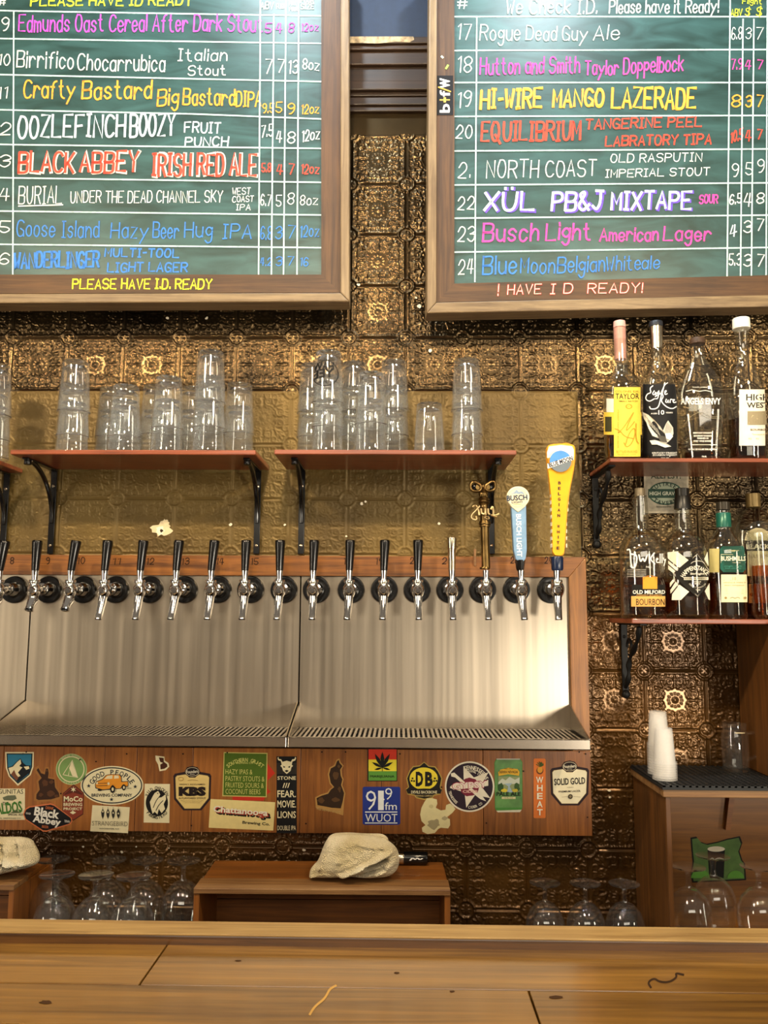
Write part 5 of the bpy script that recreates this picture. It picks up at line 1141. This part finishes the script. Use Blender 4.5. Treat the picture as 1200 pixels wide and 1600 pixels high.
# ================================================================== TOWELS
def towel_mat(name, c1, c2):
    m, t, b = mat(name)
    co = t.nodes.new('ShaderNodeTexCoord'); v = t.nodes.new('ShaderNodeTexVoronoi'); v.inputs['Scale'].default_value = 420
    t.links.new(co.outputs['Object'], v.inputs['Vector'])
    n = t.nodes.new('ShaderNodeTexNoise'); n.inputs['Scale'].default_value = 16; t.links.new(co.outputs['Object'], n.inputs['Vector'])
    r = t.nodes.new('ShaderNodeValToRGB'); r.color_ramp.elements[0].position = .3; r.color_ramp.elements[1].position = .6; r.color_ramp.elements[0].color = lin(c1)+(1,); r.color_ramp.elements[1].color = lin(c2)+(1,)
    t.links.new(n.outputs['Fac'], r.inputs[0]); t.links.new(r.outputs[0], b.inputs['Base Color']); b.inputs['Roughness'].default_value = .95; b.inputs['Sheen Weight'].default_value = .3
    bp = t.nodes.new('ShaderNodeBump'); bp.inputs['Strength'].default_value = .9; bp.inputs['Distance'].default_value = .006
    t.links.new(v.outputs['Distance'], bp.inputs['Height']); t.links.new(bp.outputs[0], b.inputs['Normal'])
    return m
TWL = towel_mat('terry_towel', 'ddcb98', 'f4e8c6')
from mathutils import noise as mnoise
def cloth_lump(outline, D, depth, folds, mb, seed=0, zmin=None):
    """a soft folded bundle: outline in photo pixels at depth D, rounded front and back, folds = [(x0,y0,x1,y1,width,height)] ridges"""
    pts = chaikin(outline+[outline[0]], 3)[:-1]; n = len(pts)
    cx_ = sum(p[0] for p in pts)/n; cy_2 = sum(p[1] for p in pts)/n; rings = 26
    def ridge(x, y):
        s_ = 0
        for xa, ya, xb, yb, w_, hh in folds:
            dx, dy = xb-xa, yb-ya; q = max(0, min(1, ((x-xa)*dx+(y-ya)*dy)/(dx*dx+dy*dy))); d = math.hypot(x-xa-q*dx, y-ya-q*dy)
            s_ += hh*math.exp(-(d/w_)**2)
        return s_
    for side in (1, -1):
        b = len(mb.v)
        for j in range(rings+1):
            q = j/rings
            for i, (px, py) in enumerate(pts):
                x = cx_+(px-cx_)*q; y = cy_2+(py-cy_2)*q
                p = W(x, y, D); th = depth*(1-q**3.2)**.5
                nz = mnoise.noise(Vector((x*.045+seed, y*.06, side)))*.006+mnoise.noise(Vector((x*.11, y*.13+seed, side)))*.004+abs(mnoise.noise(Vector((x*.05+y*.03, y*.09-x*.05, seed+3.3))))*.006
                yy = p.y-side*th*(.75 if side > 0 else .9)-side*(nz+ridge(x, y)*(side > 0))*(1-q**6)
                z = p.z if zmin is None else max(p.z, zmin)
                mb.v.append((p.x, yy, z))
        for j in range(rings):
            for i in range(n):
                i2 = (i+1) % n; f = (b+j*n+i, b+j*n+i2, b+(j+1)*n+i2, b+(j+1)*n+i)
                mb.f.append(f if side < 0 else f[::-1]); mb.m.append(0)
zc = p0.z+.0008
t1 = MB()
cloth_lump([(483, 1370), (485, 1356), (497, 1346), (505, 1322), (514, 1306), (545, 1304), (575, 1305), (606, 1312), (622, 1326), (625, 1348), (617, 1366), (590, 1371), (545, 1369), (510, 1370)], 2.0, .050, [(500, 1352, 516, 1308, 3, .014), (493, 1362, 506, 1320, 2.5, -.012), (536, 1364, 618, 1324, 4, .020), (548, 1368, 600, 1352, 3, -.020), (574, 1350, 602, 1340, 3.5, -.030), (560, 1312, 612, 1322, 4, .012), (590, 1360, 622, 1340, 4, .012)], t1, 1, zc)
cloth_lump([(508, 1330), (512, 1303), (540, 1301), (575, 1303), (606, 1303), (608, 1325), (560, 1330)], 2.045, .022, [(535, 1303, 540, 1330, 8, .006), (580, 1303, 578, 1328, 6, .006)], t1, 4, zc)
o = t1.build('towel', TWL, smooth=180); recentre(o, (W(555, 1368, 2.0).x, 2.0, zc)); tag(o, 'crumpled cream terry towel lying on the middle crate', 'towel')
zc2 = p2.z+.0008; t2 = MB()
cloth_lump([(-70, 1372), (-72, 1330), (-40, 1310), (0, 1308), (45, 1309), (54, 1322), (62, 1340), (58, 1352), (30, 1358), (0, 1366), (-30, 1373)], 1.99, .046, [(-10, 1320, 40, 1350, 4, .018), (30, 1312, 36, 1345, 3, -.016), (0, 1340, 58, 1345, 3.5, .016), (8, 1318, 22, 1352, 3, -.018), (40, 1312, 48, 1348, 3, .012)], t2, 9, zc2)
o = t2.build('towel', TWL, smooth=180); recentre(o, (W(0, 1368, 1.99).x, 1.99, zc2)); tag(o, 'crumpled cream towel on the crate at the left edge', 'towel')
# black tube lying behind the towel
pa, pb = W(600, 1340, 2.12), W(668, 1340, 2.12); r = .015
t = thing('aerosol_can', ((pa.x+pb.x)/2, 2.12, p0.z+.0006+r), 'slim black and silver can lying on its side behind the towel', 'can')
L = (pb.x-pa.x)/2
MB().lathe([(0, -L*.1), (r, -L*.1), (r, L-.003), (r-.002, L), (0, L)], 28, axis='x').build('body', M['black'], t, smooth=45)
MB().lathe([(0, -L), (r*.9, -L), (r*.98, -L+.003), (r*.98, -L*.1), (0, -L*.1)], 28, axis='x').build('cap', M['silver'], t, smooth=45)
a = Art(lambda px, py, off: Vector((px*L, -(r+.0004)*math.cos(py), (r+.0004)*math.sin(py))), base=.0)
a.line(chaikin([(.2, -.1), (.32, .35), (.42, -.05), (.52, .35), (.62, 0), (.75, .2)]), .09, '#e8e8e8'); a.mb.build('script_mark', a.mats, t)
# ================================================================== STICKERS ON THE PLANK FRONT
SG = 'brewery stickers on the plank front'
def stk(org, k, rot=0, c=(0, 0), base=.0005): return Art(Y(YF), org, k, base=base, rot=rot, c=c)
def fin(a, label): return a.done('sticker', None, label, 'sticker', SG)
CRM, INK, DKB = '#ecdfb4', '#15110e', '#2a1710'
O1, O2, O3, O4 = (0, 1160), (220, 1160), (470, 1160), (690, 1160); K1, K2, K3 = 5.0, 4.615, 4.8
# mountain shield
a = stk(O1, K1); sh = lambda e: [(40+e, 75+e), (265-e, 75+e), (262-e, 190), (240-e*.9, 255-e*.3), (140, 340-e*1.5), (68+e*.9, 265-e*.3), (45+e, 200)]
a.poly(sh(0), CRM, True); a.poly(sh(11), '#10161c'); a.poly(sh(19), '#2f7c9c')
a.poly([(63, 195), (95, 185), (130, 150), (160, 125), (180, 160), (205, 180), (240, 180), (236, 200), (228, 240), (140, 310), (80, 250)], '#10161c')
a.poly([(66, 200), (100, 190), (135, 152), (160, 132), (166, 165), (150, 185), (175, 195), (140, 235), (160, 262), (120, 280), (80, 245)], CRM); a.poly([(185, 190), (225, 185), (230, 205), (205, 215)], CRM); a.poly([(85, 250), (110, 215), (125, 250), (145, 275), (130, 300)], '#7a4a34')
fin(a, 'shield sticker of a snowy mountain under blue sky, upper left end')
# worn brown figure
a = stk(O1, K1)
a.poly([(270, 200), (300, 180), (325, 220), (345, 235), (350, 195), (380, 190), (390, 225), (385, 270), (435, 280), (442, 350), (475, 385), (480, 430), (440, 455), (380, 460), (320, 465), (265, 455), (270, 400), (295, 370), (285, 300), (310, 275), (280, 240)], '#a5703a', True)
a.poly([(285, 215), (300, 200), (320, 240), (350, 250), (358, 205), (375, 205), (380, 240), (375, 280), (425, 290), (430, 350), (460, 395), (465, 425), (400, 445), (300, 450), (282, 440), (285, 405), (310, 370), (300, 305), (325, 278)], '#3a2113')
for x, y, r1, r2 in ((350, 315, 22, 28), (395, 400, 30, 20), (320, 410, 18, 14), (440, 420, 16, 12), (400, 310, 18, 14), (365, 220, 8, 10)): a.poly(blob(x, y, r1, r2, 12, .3), '#5c3820')
fin(a, 'worn dark brown animal-shaped sticker with two antler tips, left of the round green one')
# green tent
a = stk(O1, K1); a.ell(558, 210, 122, 122, '#b9c48a', True); a.ell(558, 210, 116, 116, '#7fa05c'); a.ring(558, 210, 102, 102, 7, CRM)
a.line([(492, 252), (565, 138), (608, 276), (492, 252)], 6, CRM); a.poly([(562, 142), (606, 274), (565, 262), (540, 200)], CRM); a.line([(535, 255), (545, 205), (572, 262)], 6, CRM)
a.arc('BREWING OUTDOORS', 558, 210, 110, 110, -45, 45, 12, CRM); a.arc('OUTPOST', 558, 210, 110, 110, 215, 145, 12, CRM, 0, True)
fin(a, 'round pale green sticker with a cream tent outline')
# cream sticker with green words
a = stk(O1, K1); a.rect(-120, 360, 195, 605, CRM, True); a.text('LAGUNITAS', -70, 182, 402, 366, '#2a2a20', 0); a.poly([(20, 430), (60, 415), (120, 412), (130, 440), (100, 455), (30, 452)], '#6b7156'); a.text('THE', 20, 66, 492, 465, '#2a2a20', .01)
a.text('WALDOS', -100, 172, 560, 470, '#3f7a2c', .03, -6); a.text('SPECIAL ALE', 62, 178, 572, 556, '#2a2a20', .01); a.poly([(80, 552), (120, 528), (165, 552)], '#54603c'); a.text('SPECIAL BREWING CO', -60, 165, 598, 588, '#2a2a20')
fin(a, 'square cream sticker with curved green lettering, cut by the left edge')
# orange edged black hexagon
a = stk(O1, K1, base=.0009); hx = [(180, 560), (195, 520), (225, 500), (395, 475), (425, 485), (560, 590), (566, 615), (550, 640), (365, 698), (335, 697), (195, 600)]
cx_, cy2 = 375, 588; a.poly(hx, '#d8794a', True); a.poly([(cx_+(x-cx_)*.955, cy2+(y-cy2)*.90) for x, y in hx], '#121014')
sc2 = lambda t, x0, x1, y0, y1: (a.text(t, x0, x1, y0, y1, '#f2ede0', .035, 9))
sc2('Black', 268, 465, 585, 515); sc2('Abbey', 255, 475, 655, 580); a.text('DRINK', 357, 420, 524, 502, '#d8794a', .01, 7); a.text('BEER', 328, 380, 670, 650, '#d8794a', .01, 7); a.text('GOOD', 202, 240, 562, 548, '#f2ede0', .01, 8); a.text('TENN', 502, 545, 626, 608, '#f2ede0', .01, 8)
fin(a, 'black six-sided sticker with orange border and white script')
# maroon hexagon
a = stk(O1, K1, base=.0005); hx = [(575, 328), (656, 392), (650, 562), (572, 612), (488, 540), (490, 398)]; cx_, cy2 = 572, 470
a.poly(hx, '#3a1a12', True); a.poly([(cx_+(x-cx_)*.95, cy2+(y-cy2)*.95) for x, y in hx], '#8a3a26'); a.poly([(500, 405), (572, 345), (645, 402), (640, 410), (572, 392), (505, 412)], '#5a2418'); a.star(573, 368, 24, CRM, 6, .35)
a.text('MoCo', 498, 645, 463, 420, CRM, .03); a.text('BREWING', 496, 642, 498, 472, CRM, .02); a.text('PROJECT', 496, 642, 535, 508, CRM, .02); a.poly([(545, 548), (570, 562), (595, 548), (570, 535)], CRM)
fin(a, 'brown-red hexagon sticker with cream block letters')
# oval with orange truck
a = stk(O1, K1); a.ell(875, 336, 246, 152, CRM, True, n=56); a.ring(875, 336, 236, 142, 9, '#1a2430', n=56); 
a.arc('GOOD PEOPLE', 875, 360, 172, 128, -72, 72, 40, '#1a2430', .015); a.text('BREWING COMPANY', 715, 1032, 425, 400, '#1a2430', .02)
for x, y in ((693, 340), (1056, 346), (871, 446)): a.star(x, y, 17, '#1a2430')
OT = '#e8962a'
a.poly([(742, 330), (750, 305), (800, 285), (828, 255), (860, 248), (935, 250), (950, 268), (952, 305), (1002, 302), (1003, 345), (985, 348), (960, 330), (945, 362), (905, 365), (880, 335), (862, 370), (800, 375), (745, 358)], '#1a2430')
a.poly([(747, 330), (755, 308), (803, 290), (832, 258), (860, 252), (932, 254), (945, 270), (947, 310), (998, 307), (999, 340), (985, 342), (962, 326), (940, 358), (908, 360), (880, 330), (858, 362), (800, 368), (750, 352)], OT)
a.poly([(815, 285), (838, 262), (880, 256), (878, 284)], CRM); a.poly([(890, 284), (893, 258), (925, 258), (930, 280)], CRM); a.line([(752, 322), (840, 318)], 4, '#1a2430'); a.line([(752, 340), (838, 338)], 4, '#1a2430'); a.ell(848, 322, 9, 11, CRM); a.ell(758, 318, 7, 9, CRM)
for x, y, r in ((880, 366, 24), (968, 352, 19)): a.ell(x, y, r*.8, r*1.25, INK); a.ell(x, y, r*.35, r*.6, CRM)
a.ell(780, 372, 18, 8, INK); a.text('TM', 995, 1025, 366, 354, '#1a2430')
fin(a, 'oval cream sticker with an orange pickup truck')
# four feathers card
a = stk(O1, K1); a.poly([(722, 490), (1014, 506), (1000, 709), (705, 694)], CRM, True); a.up()
for i, x in enumerate((803, 843, 884, 925)):
    a.poly([(x, 515), (x+13, 545), (x+10, 575), (x, 598), (x-10, 575), (x-13, 545)], '#2a2824'); a.line([(x, 505), (x, 600)], 2, '#2a2824'); a.poly([(x-6, 540+i*5), (x, 532+i*5), (x+6, 540+i*5), (x, 550+i*5)], CRM)
a.text('STRANGEBIRD', 720, 998, 652, 617, '#4a443a', -.012, 1.5); a.text('ROCHESTER, NY', 778, 930, 682, 670, '#2a2824', .01, 1.5)
fin(a, 'cream card sticker with four small dark feathers in a row')
# white rectangle with black oval bird
a = stk(O2, K2); a.poly([(28, 298), (210, 300), (206, 581), (20, 578)], CRM, True); a.ell(116, 435, 80, 95, INK)
a.arc('WILD CHICKEN', 116, 440, 88, 112, -62, 62, 24, INK, .02); a.arc('FARMSTEAD', 116, 432, 86, 108, 232, 128, 24, INK, .02, True)
a.poly([(75, 480), (65, 430), (85, 390), (100, 365), (125, 350), (140, 375), (128, 400), (150, 395), (178, 375), (182, 410), (165, 445), (175, 480), (150, 510), (130, 480), (120, 520), (100, 500), (85, 515)], CRM); a.line(chaikin([(90, 470), (110, 420), (135, 390)]), 5, INK); a.line(chaikin([(110, 490), (130, 450), (160, 420)]), 5, INK); a.ell(122, 368, 4, 4, INK)
fin(a, 'upright cream sticker with a white bird on a black oval')
# torn scrap
a = stk(O2, K2); a.poly([(105, 95), (170, 103), (172, 130), (200, 150), (205, 175), (180, 200), (135, 208), (125, 160), (108, 130)], CRM, True); a.poly([(130, 108), (165, 112), (166, 140), (190, 158), (192, 175), (170, 190), (142, 195), (140, 160), (160, 148), (140, 140)], '#4a2412')
fin(a, 'small torn scrap of a white sticker, above the bird sticker')
# founders style shields
def badge(org, k, x0, x1, y0, y1, label, body):
    a = stk(org, k); w_ = x1-x0; h = y1-y0; X = lambda u: x0+u*w_; V = lambda v: y0+v*h
    out = [(X(.04), V(.17)), (X(.30), V(.13)), (X(.36), V(.03)), (X(.5), V(0)), (X(.64), V(.03)), (X(.70), V(.13)), (X(.96), V(.17)), (X(1), V(.22)), (X(.98), V(.74)), (X(.74), V(.985)), (X(.26), V(.985)), (X(.02), V(.74)), (X(0), V(.22))]
    cx_, cy2 = X(.5), V(.55)
    a.poly(out, '#2a1a1e', True); inn = [(X(.10), V(.22)), (X(.34), V(.19)), (X(.42), V(.26)), (X(.58), V(.26)), (X(.66), V(.19)), (X(.90), V(.22)), (X(.94), V(.26)), (X(.92), V(.71)), (X(.70), V(.94)), (X(.30), V(.94)), (X(.08), V(.71)), (X(.06), V(.26))]
    a.poly([(cx_+(x-cx_)*1.02, cy2+(y-cy2)*1.02) for x, y in inn], '#b79a62'); a.poly(inn, '#e6c97e' if body == 'k' else '#efe6c4')
    a.ell(X(.5), V(.13), w_*.20, h*.115, '#1c1214'); a.ring(X(.5), V(.13), w_*.18, h*.10, w_*.012, '#cfc0a0'); a.text('Founders', X(.345), X(.655), V(.16), V(.09), '#e8dec4', .02, -4); a.text('BREWING', X(.44), X(.56), V(.195), V(.178), '#e8dec4', .01)
    if body == 'k':
        a.text('HIGHLY ACCLAIMED', X(.16), X(.84), V(.425), V(.395), '#3a2a20', .012); a.text('KBS', X(.14), X(.86), V(.67), V(.46), '#221410', .075)
        a.text('A FLAVORED STOUT', X(.14), X(.86), V(.735), V(.695), '#3a2a20', .012)
        for i in range(3): a.text('aged in bourbon barrels with coffee', X(.2+i*.05), X(.8-i*.05), V(.775+i*.025), V(.76+i*.025), '#5a4a30')
        a.ring(X(.2), V(.29), w_*.07, h*.045, 3, '#a8803a'); a.line([(X(.38), V(.325)), (X(.5), V(.31)), (X(.65), V(.325))], 2.5, '#8a6a3a')
    else:
        a.text('SOLID GOLD', X(.10), X(.90), V(.53), V(.38), '#1c1614', .02, -3); a.text('INGREDIENTS', X(.43), X(.6), V(.595), V(.58), '#5a4a30', .01); a.text('PREMIUM LAGER', X(.22), X(.78), V(.695), V(.655), '#2c2218', .012, -2); a.ell(X(.52), V(.79), w_*.06, h*.052, '#2c2218'); a.ell(X(.52), V(.79), w_*.035, h*.03, '#8a7a5a'); a.line([(X(.3), V(.80)), (X(.44), V(.79))], 2, '#8a7a5a'); a.line([(X(.60), V(.79)), (X(.78), V(.80))], 2, '#8a7a5a')
    fin(a, label)
badge(O2, K2, 235, 508, 170, 495, 'tan shield sticker with three big black slab letters and dark border', 'k')
badge(O4, K3, 815, 1106, 136, 478, 'pale shield sticker with dark border at the right end of the plank front', 's')
# red sticker behind, green square in front
a = stk(O2, K2, base=.0004); a.poly([(660, 300), (912, 150), (968, 222), (915, 275), (915, 335), (936, 356), (905, 380), (885, 420), (662, 418)], '#c8321e', True); fin(a, 'red sticker mostly covered by the green square one')
a = stk(O2, K2, base=.0010); a.poly([(598, 70), (914, 76), (908, 396), (588, 388)], '#c9bd6a', True); a.poly([(604, 77), (907, 83), (901, 389), (595, 381)], '#4f6a1c')
LG = '#d3d072'; a.arc('SOUTHERN GRIST', 752, 330, 200, 205, -41, 41, 28, LG, .015); a.text('BREWING CO.', 688, 812, 155, 142, LG, .01); a.rect(630, 147, 675, 150, LG); a.rect(825, 149, 870, 152, LG)
for tx, x1_, y in (('HAZY IPAS &', 805, 230), ('PASTRY STOUTS &', 892, 280), ('FRUITED SOURS &', 887, 327), ('COCONUT BEERS', 862, 373)): a.text(tx, 611, x1_, y, y-36, LG, -.005, 1)
fin(a, 'green square sticker listing hazy IPAs, pastry stouts and coconut beers')
a = stk(O2, K2, base=.0010); a.poly([(503, 408), (969, 431), (955, 636), (489, 615)], '#eed992', True)
a.text('Chattanooga', 538, 938, 550, 482, INK, .05, 4.5); a.text('Chattanooga', 528, 924, 536, 476, '#b5402c', .045, 4.5); a.text('Chattanooga', 522, 916, 530, 470, '#f2ead0', .03, 4.5); a.text('Brewing Co.', 733, 930, 600, 572, INK, .02, 4)
fin(a, 'pale yellow rectangular sticker with shadowed white lettering')
# tall black horned
a = stk(O2, K2, base=.0007); a.rect(979, 101, 1125, 655, '#121112', True)
for i in range(8): a.poly([(979, 150+i*10), (1125, 150+i*10), (1125, 155+i*10), (979, 155+i*10)], '#3a332a')
a.poly([(1010, 135), (990, 128), (986, 112), (992, 104), (996, 120), (1012, 122), (1022, 140), (1052, 132), (1082, 140), (1092, 122), (1108, 120), (1114, 104), (1120, 112), (1114, 130), (1094, 138), (1088, 160), (1098, 170), (1086, 180), (1080, 205), (1052, 228), (1026, 205), (1018, 180), (1006, 170), (1016, 160)], CRM)
for p in ([(1026, 168), (1044, 178), (1030, 184)], [(1078, 168), (1060, 178), (1074, 184)], [(1036, 205), (1052, 198), (1068, 205), (1052, 216)]): a.poly(p, INK)
for tx, y, hh in (('STONE', 270, 26), ('FEAR.', 396, 50), ('MOVIE.', 470, 52), ('LIONS', 546, 50), ('DOUBLE IPA', 634, 34)): a.text(tx, 985, 1118, y, y-hh, CRM, .015 if hh != 34 else .0)
for q in range(3): a.poly([(1022+q*17, 328), (1034+q*17, 292), (1041+q*17, 292), (1029+q*17, 328)], CRM)
fin(a, 'tall narrow black sticker with a cream horned face')
# worn brown figure, right
a = stk(O3, K3); a.poly([(268, 130), (288, 120), (300, 150), (322, 175), (305, 205), (310, 250), (322, 275), (312, 320), (335, 380), (325, 440), (318, 548), (230, 520), (112, 490), (108, 412), (150, 390), (200, 375), (215, 350), (240, 335), (215, 310), (202, 240), (215, 190), (250, 170)], '#b88a4a', True)
a.poly([(272, 140), (285, 132), (292, 155), (312, 178), (295, 205), (300, 250), (312, 278), (302, 320), (325, 380), (315, 440), (300, 495), (230, 490), (125, 470), (118, 418), (155, 400), (205, 385), (225, 355), (250, 335), (225, 305), (212, 240), (225, 195), (258, 178)], '#33200f')
for x, y, r1, r2 in ((262, 250, 22, 30), (150, 435, 25, 22), (260, 430, 30, 16), (290, 350, 14, 22), (285, 180, 10, 12)): a.poly(blob(x, y, r1, r2, 12, .3), '#5a3d20')
a.text('WILD BREWERY OF NOTE', 115, 300, 520, 500, '#c9a868', .01, 10)
fin(a, 'worn brown torn sticker right of the tall black one')
# leaf
a = stk(O3, K3); a.rect(499, 50, 724, 292, '#20180f', True); a.rect(508, 52, 718, 129, '#d33a24'); a.rect(508, 129, 718, 216, '#f0dc3a'); a.rect(508, 216, 718, 286, '#5f9a3a')
for ang, L, w_ in ((-90, 120, 15), (-62, 118, 14), (-118, 118, 14), (-28, 88, 11), (-152, 88, 11), (15, 62, 8), (165, 62, 8)):
    ca, sa = math.cos(math.radians(ang)), math.sin(math.radians(ang)); px_ = []
    for u, v in ((0, 0), (.3, .7), (.55, 1), (.8, .55), (1, 0), (.8, -.55), (.55, -1), (.3, -.7)): px_.append((612+ca*L*u-sa*w_*v, 190+sa*L*u+ca*w_*v))
    a.poly(px_, '#12140f')
a.line([(612, 190), (612, 216)], 4, '#12140f'); a.text('MARIJUANA', 522, 703, 270, 246, '#1c2410', 0)
fin(a, 'red, yellow and green striped sticker with a black leaf')
# radio sticker
a = stk(O3, K3); a.rect(464, 333, 746, 618, '#22358a', True, r=14); W2 = '#eef0ee'
a.text('9', 488, 565, 508, 362, W2, -.01); a.text('1', 580, 622, 508, 362, W2, 0); a.text('9', 632, 686, 430, 342, W2, -.01); a.ell(622, 428, 6, 6, W2); a.text('fm', 630, 720, 506, 450, W2, 0); a.rect(482, 518, 724, 526, W2); a.text('WUOT', 484, 724, 596, 536, W2, 0); a.rect(482, 601, 724, 608, W2)
fin(a, 'dark blue square sticker with white radio frequency numerals')
# round yellow badge
a = stk(O3, K3); a.poly([(925, 145), (960, 175), (1010, 180), (1035, 215), (1062, 270), (1050, 340), (1062, 355), (1045, 390), (1000, 400), (990, 418), (928, 432), (865, 418), (850, 400), (800, 390), (785, 350), (805, 335), (790, 270), (815, 210), (840, 178), (890, 172)], '#b89a4a', True)
a.poly([(925, 152), (958, 182), (1005, 188), (1028, 218), (1054, 270), (1042, 335), (1052, 358), (1040, 382), (998, 392), (985, 410), (928, 422), (868, 410), (855, 392), (805, 382), (795, 352), (812, 335), (798, 270), (822, 214), (845, 186), (892, 180)], '#1c1712')
a.ell(922, 272, 106, 84, '#f0d83a'); a.text('D', 862, 918, 330, 220, INK, .05); a.text('B', 932, 990, 330, 220, INK, .05)
for x, y in ((838, 270), (850, 290), (832, 288), (1006, 270), (1018, 288), (1000, 290)): a.ell(x, y, 7, 7, INK)
a.poly([(790, 352), (925, 346), (1060, 352), (1048, 385), (925, 380), (803, 385)], '#1c1712'); a.text('DEVILS BACKBONE', 828, 1022, 384, 362, '#e8dcb0', .02); a.text('BREWING COMPANY', 858, 995, 408, 394, '#c9b070', .01)
fin(a, 'black edged round yellow badge sticker with two large letters')
# bleached figure
a = stk(O3, K3, base=.0008)
a.poly([(945, 420), (985, 418), (1020, 428), (1024, 460), (1012, 490), (1050, 510), (1085, 505), (1090, 470), (1120, 458), (1145, 478), (1160, 500), (1135, 530), (1110, 550), (1090, 565), (1118, 575), (1120, 620), (1105, 645), (1050, 640), (1030, 650), (1005, 680), (950, 688), (912, 670), (908, 640), (935, 620), (905, 590), (895, 540), (905, 490), (925, 450)], '#e6d8a0', True)
a.poly(blob(1000, 610, 48, 38, 16, .3), '#a89a72'); a.poly(blob(975, 480, 18, 14, 12, .3), '#cfc08a'); a.poly(blob(1080, 570, 22, 14, 12, .3), '#b9aa80')
fin(a, 'bleached cream figure-shaped sticker with grey patches')
# round cider badge
a = stk(O4, K3, base=.0005); a.ell(210, 332, 186, 190, '#eadfc6', True, n=56); a.ell(210, 332, 174, 178, '#2c1c28', n=56)
a.star(225, 330, 165, '#eadfc6', 5, .42, -112); a.poly(blob(210, 335, 72, 70, 20, .06), '#7a2436')
a.poly([(70, 232), (95, 226), (110, 240), (285, 395), (300, 395), (335, 442), (290, 425), (270, 410), (100, 262), (72, 255)], '#eadfc6')
a.line(chaikin([(190, 268), (205, 250), (222, 262)]), 6, '#eadfc6')
a.poly([(62, 335), (90, 308), (290, 300), (350, 280), (350, 325), (290, 335), (90, 355)], '#eadfc6'); a.text('GYPSY', 75, 345, 350, 292, '#a32c40', .05, -4); a.text('GYPSY', 80, 340, 346, 297, '#f0dcd0', .015, -4); a.text('CIDER', 158, 275, 378, 358, '#e8b8a8', .02)
a.arc("TENNESSEE'S", 210, 330, 140, 142, -18, 68, 30, '#eadfc6', .02); a.arc('ORIGINAL CIDERY', 210, 330, 114, 116, -18, 66, 18, '#eadfc6', .02); a.arc('TENNESSEE', 210, 332, 152, 156, 258, 218, 20, '#eadfc6', .02, True); a.arc('CIDER CO', 210, 332, 150, 154, 184, 142, 20, '#eadfc6', .02, True)
fin(a, 'round dark purple sticker with a cream star, arrow and red apple')
# green can
a = stk(O4, K3); a.poly([(410, 124), (590, 122), (606, 150), (606, 490), (590, 522), (420, 524), (400, 495), (396, 150)], '#4c8a3c', True); cang = paint('5a8a44', .45, var=.35, scale=30)
a.poly([(412, 132), (590, 130), (602, 152), (602, 488), (404, 490), (400, 152)], cang); a.rect(412, 121, 588, 130, '#b9b5a4'); a.poly([(410, 512), (600, 505), (588, 523), (422, 524)], '#d8d2b8')
a.poly([(425, 225), (440, 205), (500, 190), (570, 200), (585, 222), (580, 250), (500, 238), (428, 252)], '#e0ac34'); a.text('SIERRA NEVADA', 432, 572, 232, 212, '#4a3a14', .02); a.text('FAMILY OWNED', 470, 540, 202, 194, '#4a3a14')
a.rect(425, 255, 585, 375, '#8f9a6a'); a.poly([(425, 300), (455, 270), (480, 285), (510, 258), (550, 280), (585, 262), (585, 310), (425, 315)], '#c9cdb8'); a.poly([(490, 375), (500, 330), (470, 310), (530, 305), (510, 330), (535, 375)], '#9fb4bd')
a.poly(blob(445, 340, 22, 34, 14, .25), '#33522a'); a.poly(blob(565, 335, 20, 36, 14, .25), '#3d5a2c'); a.poly(blob(470, 360, 24, 14, 12, .25), '#d8c23a'); a.poly(blob(550, 360, 20, 12, 12, .25), '#c9b43a')
a.text('PALE ALE', 412, 594, 402, 372, '#1c2414', .02); a.rect(450, 408, 555, 424, '#d8cf9a'); a.text('12 FL OZ', 470, 535, 420, 412, '#3a4424')
fin(a, 'sticker shaped like a green drink can with a landscape picture')
# orange strip
a = stk(O4, K3); a.rect(690, 121, 780, 568, '#e27a34', True, r=9); a.up(); a.ell(737, 212, 26, 28, '#6a3a1a'); a.ell(738, 205, 20, 24, '#e09a34')
for ang in (-150, -120, -90, -60, -30): a.poly([(737, 186), (737+34*math.cos(math.radians(ang-8)), 178+38*math.sin(math.radians(ang-8))), (737+30*math.cos(math.radians(ang+12)), 182+30*math.sin(math.radians(ang+12)))], '#3f5a22')
for i, ch in enumerate('WHEAT'): a.text(ch, 715 if ch != 'W' else 708, 758 if ch != 'W' else 762, 305+i*60.5, 258+i*60.5, '#f6ecd0', .025)
fin(a, 'narrow orange upright sticker with a pineapple and white letters')
for o in COL.objects:
    if 'wc' in o: del o['wc']
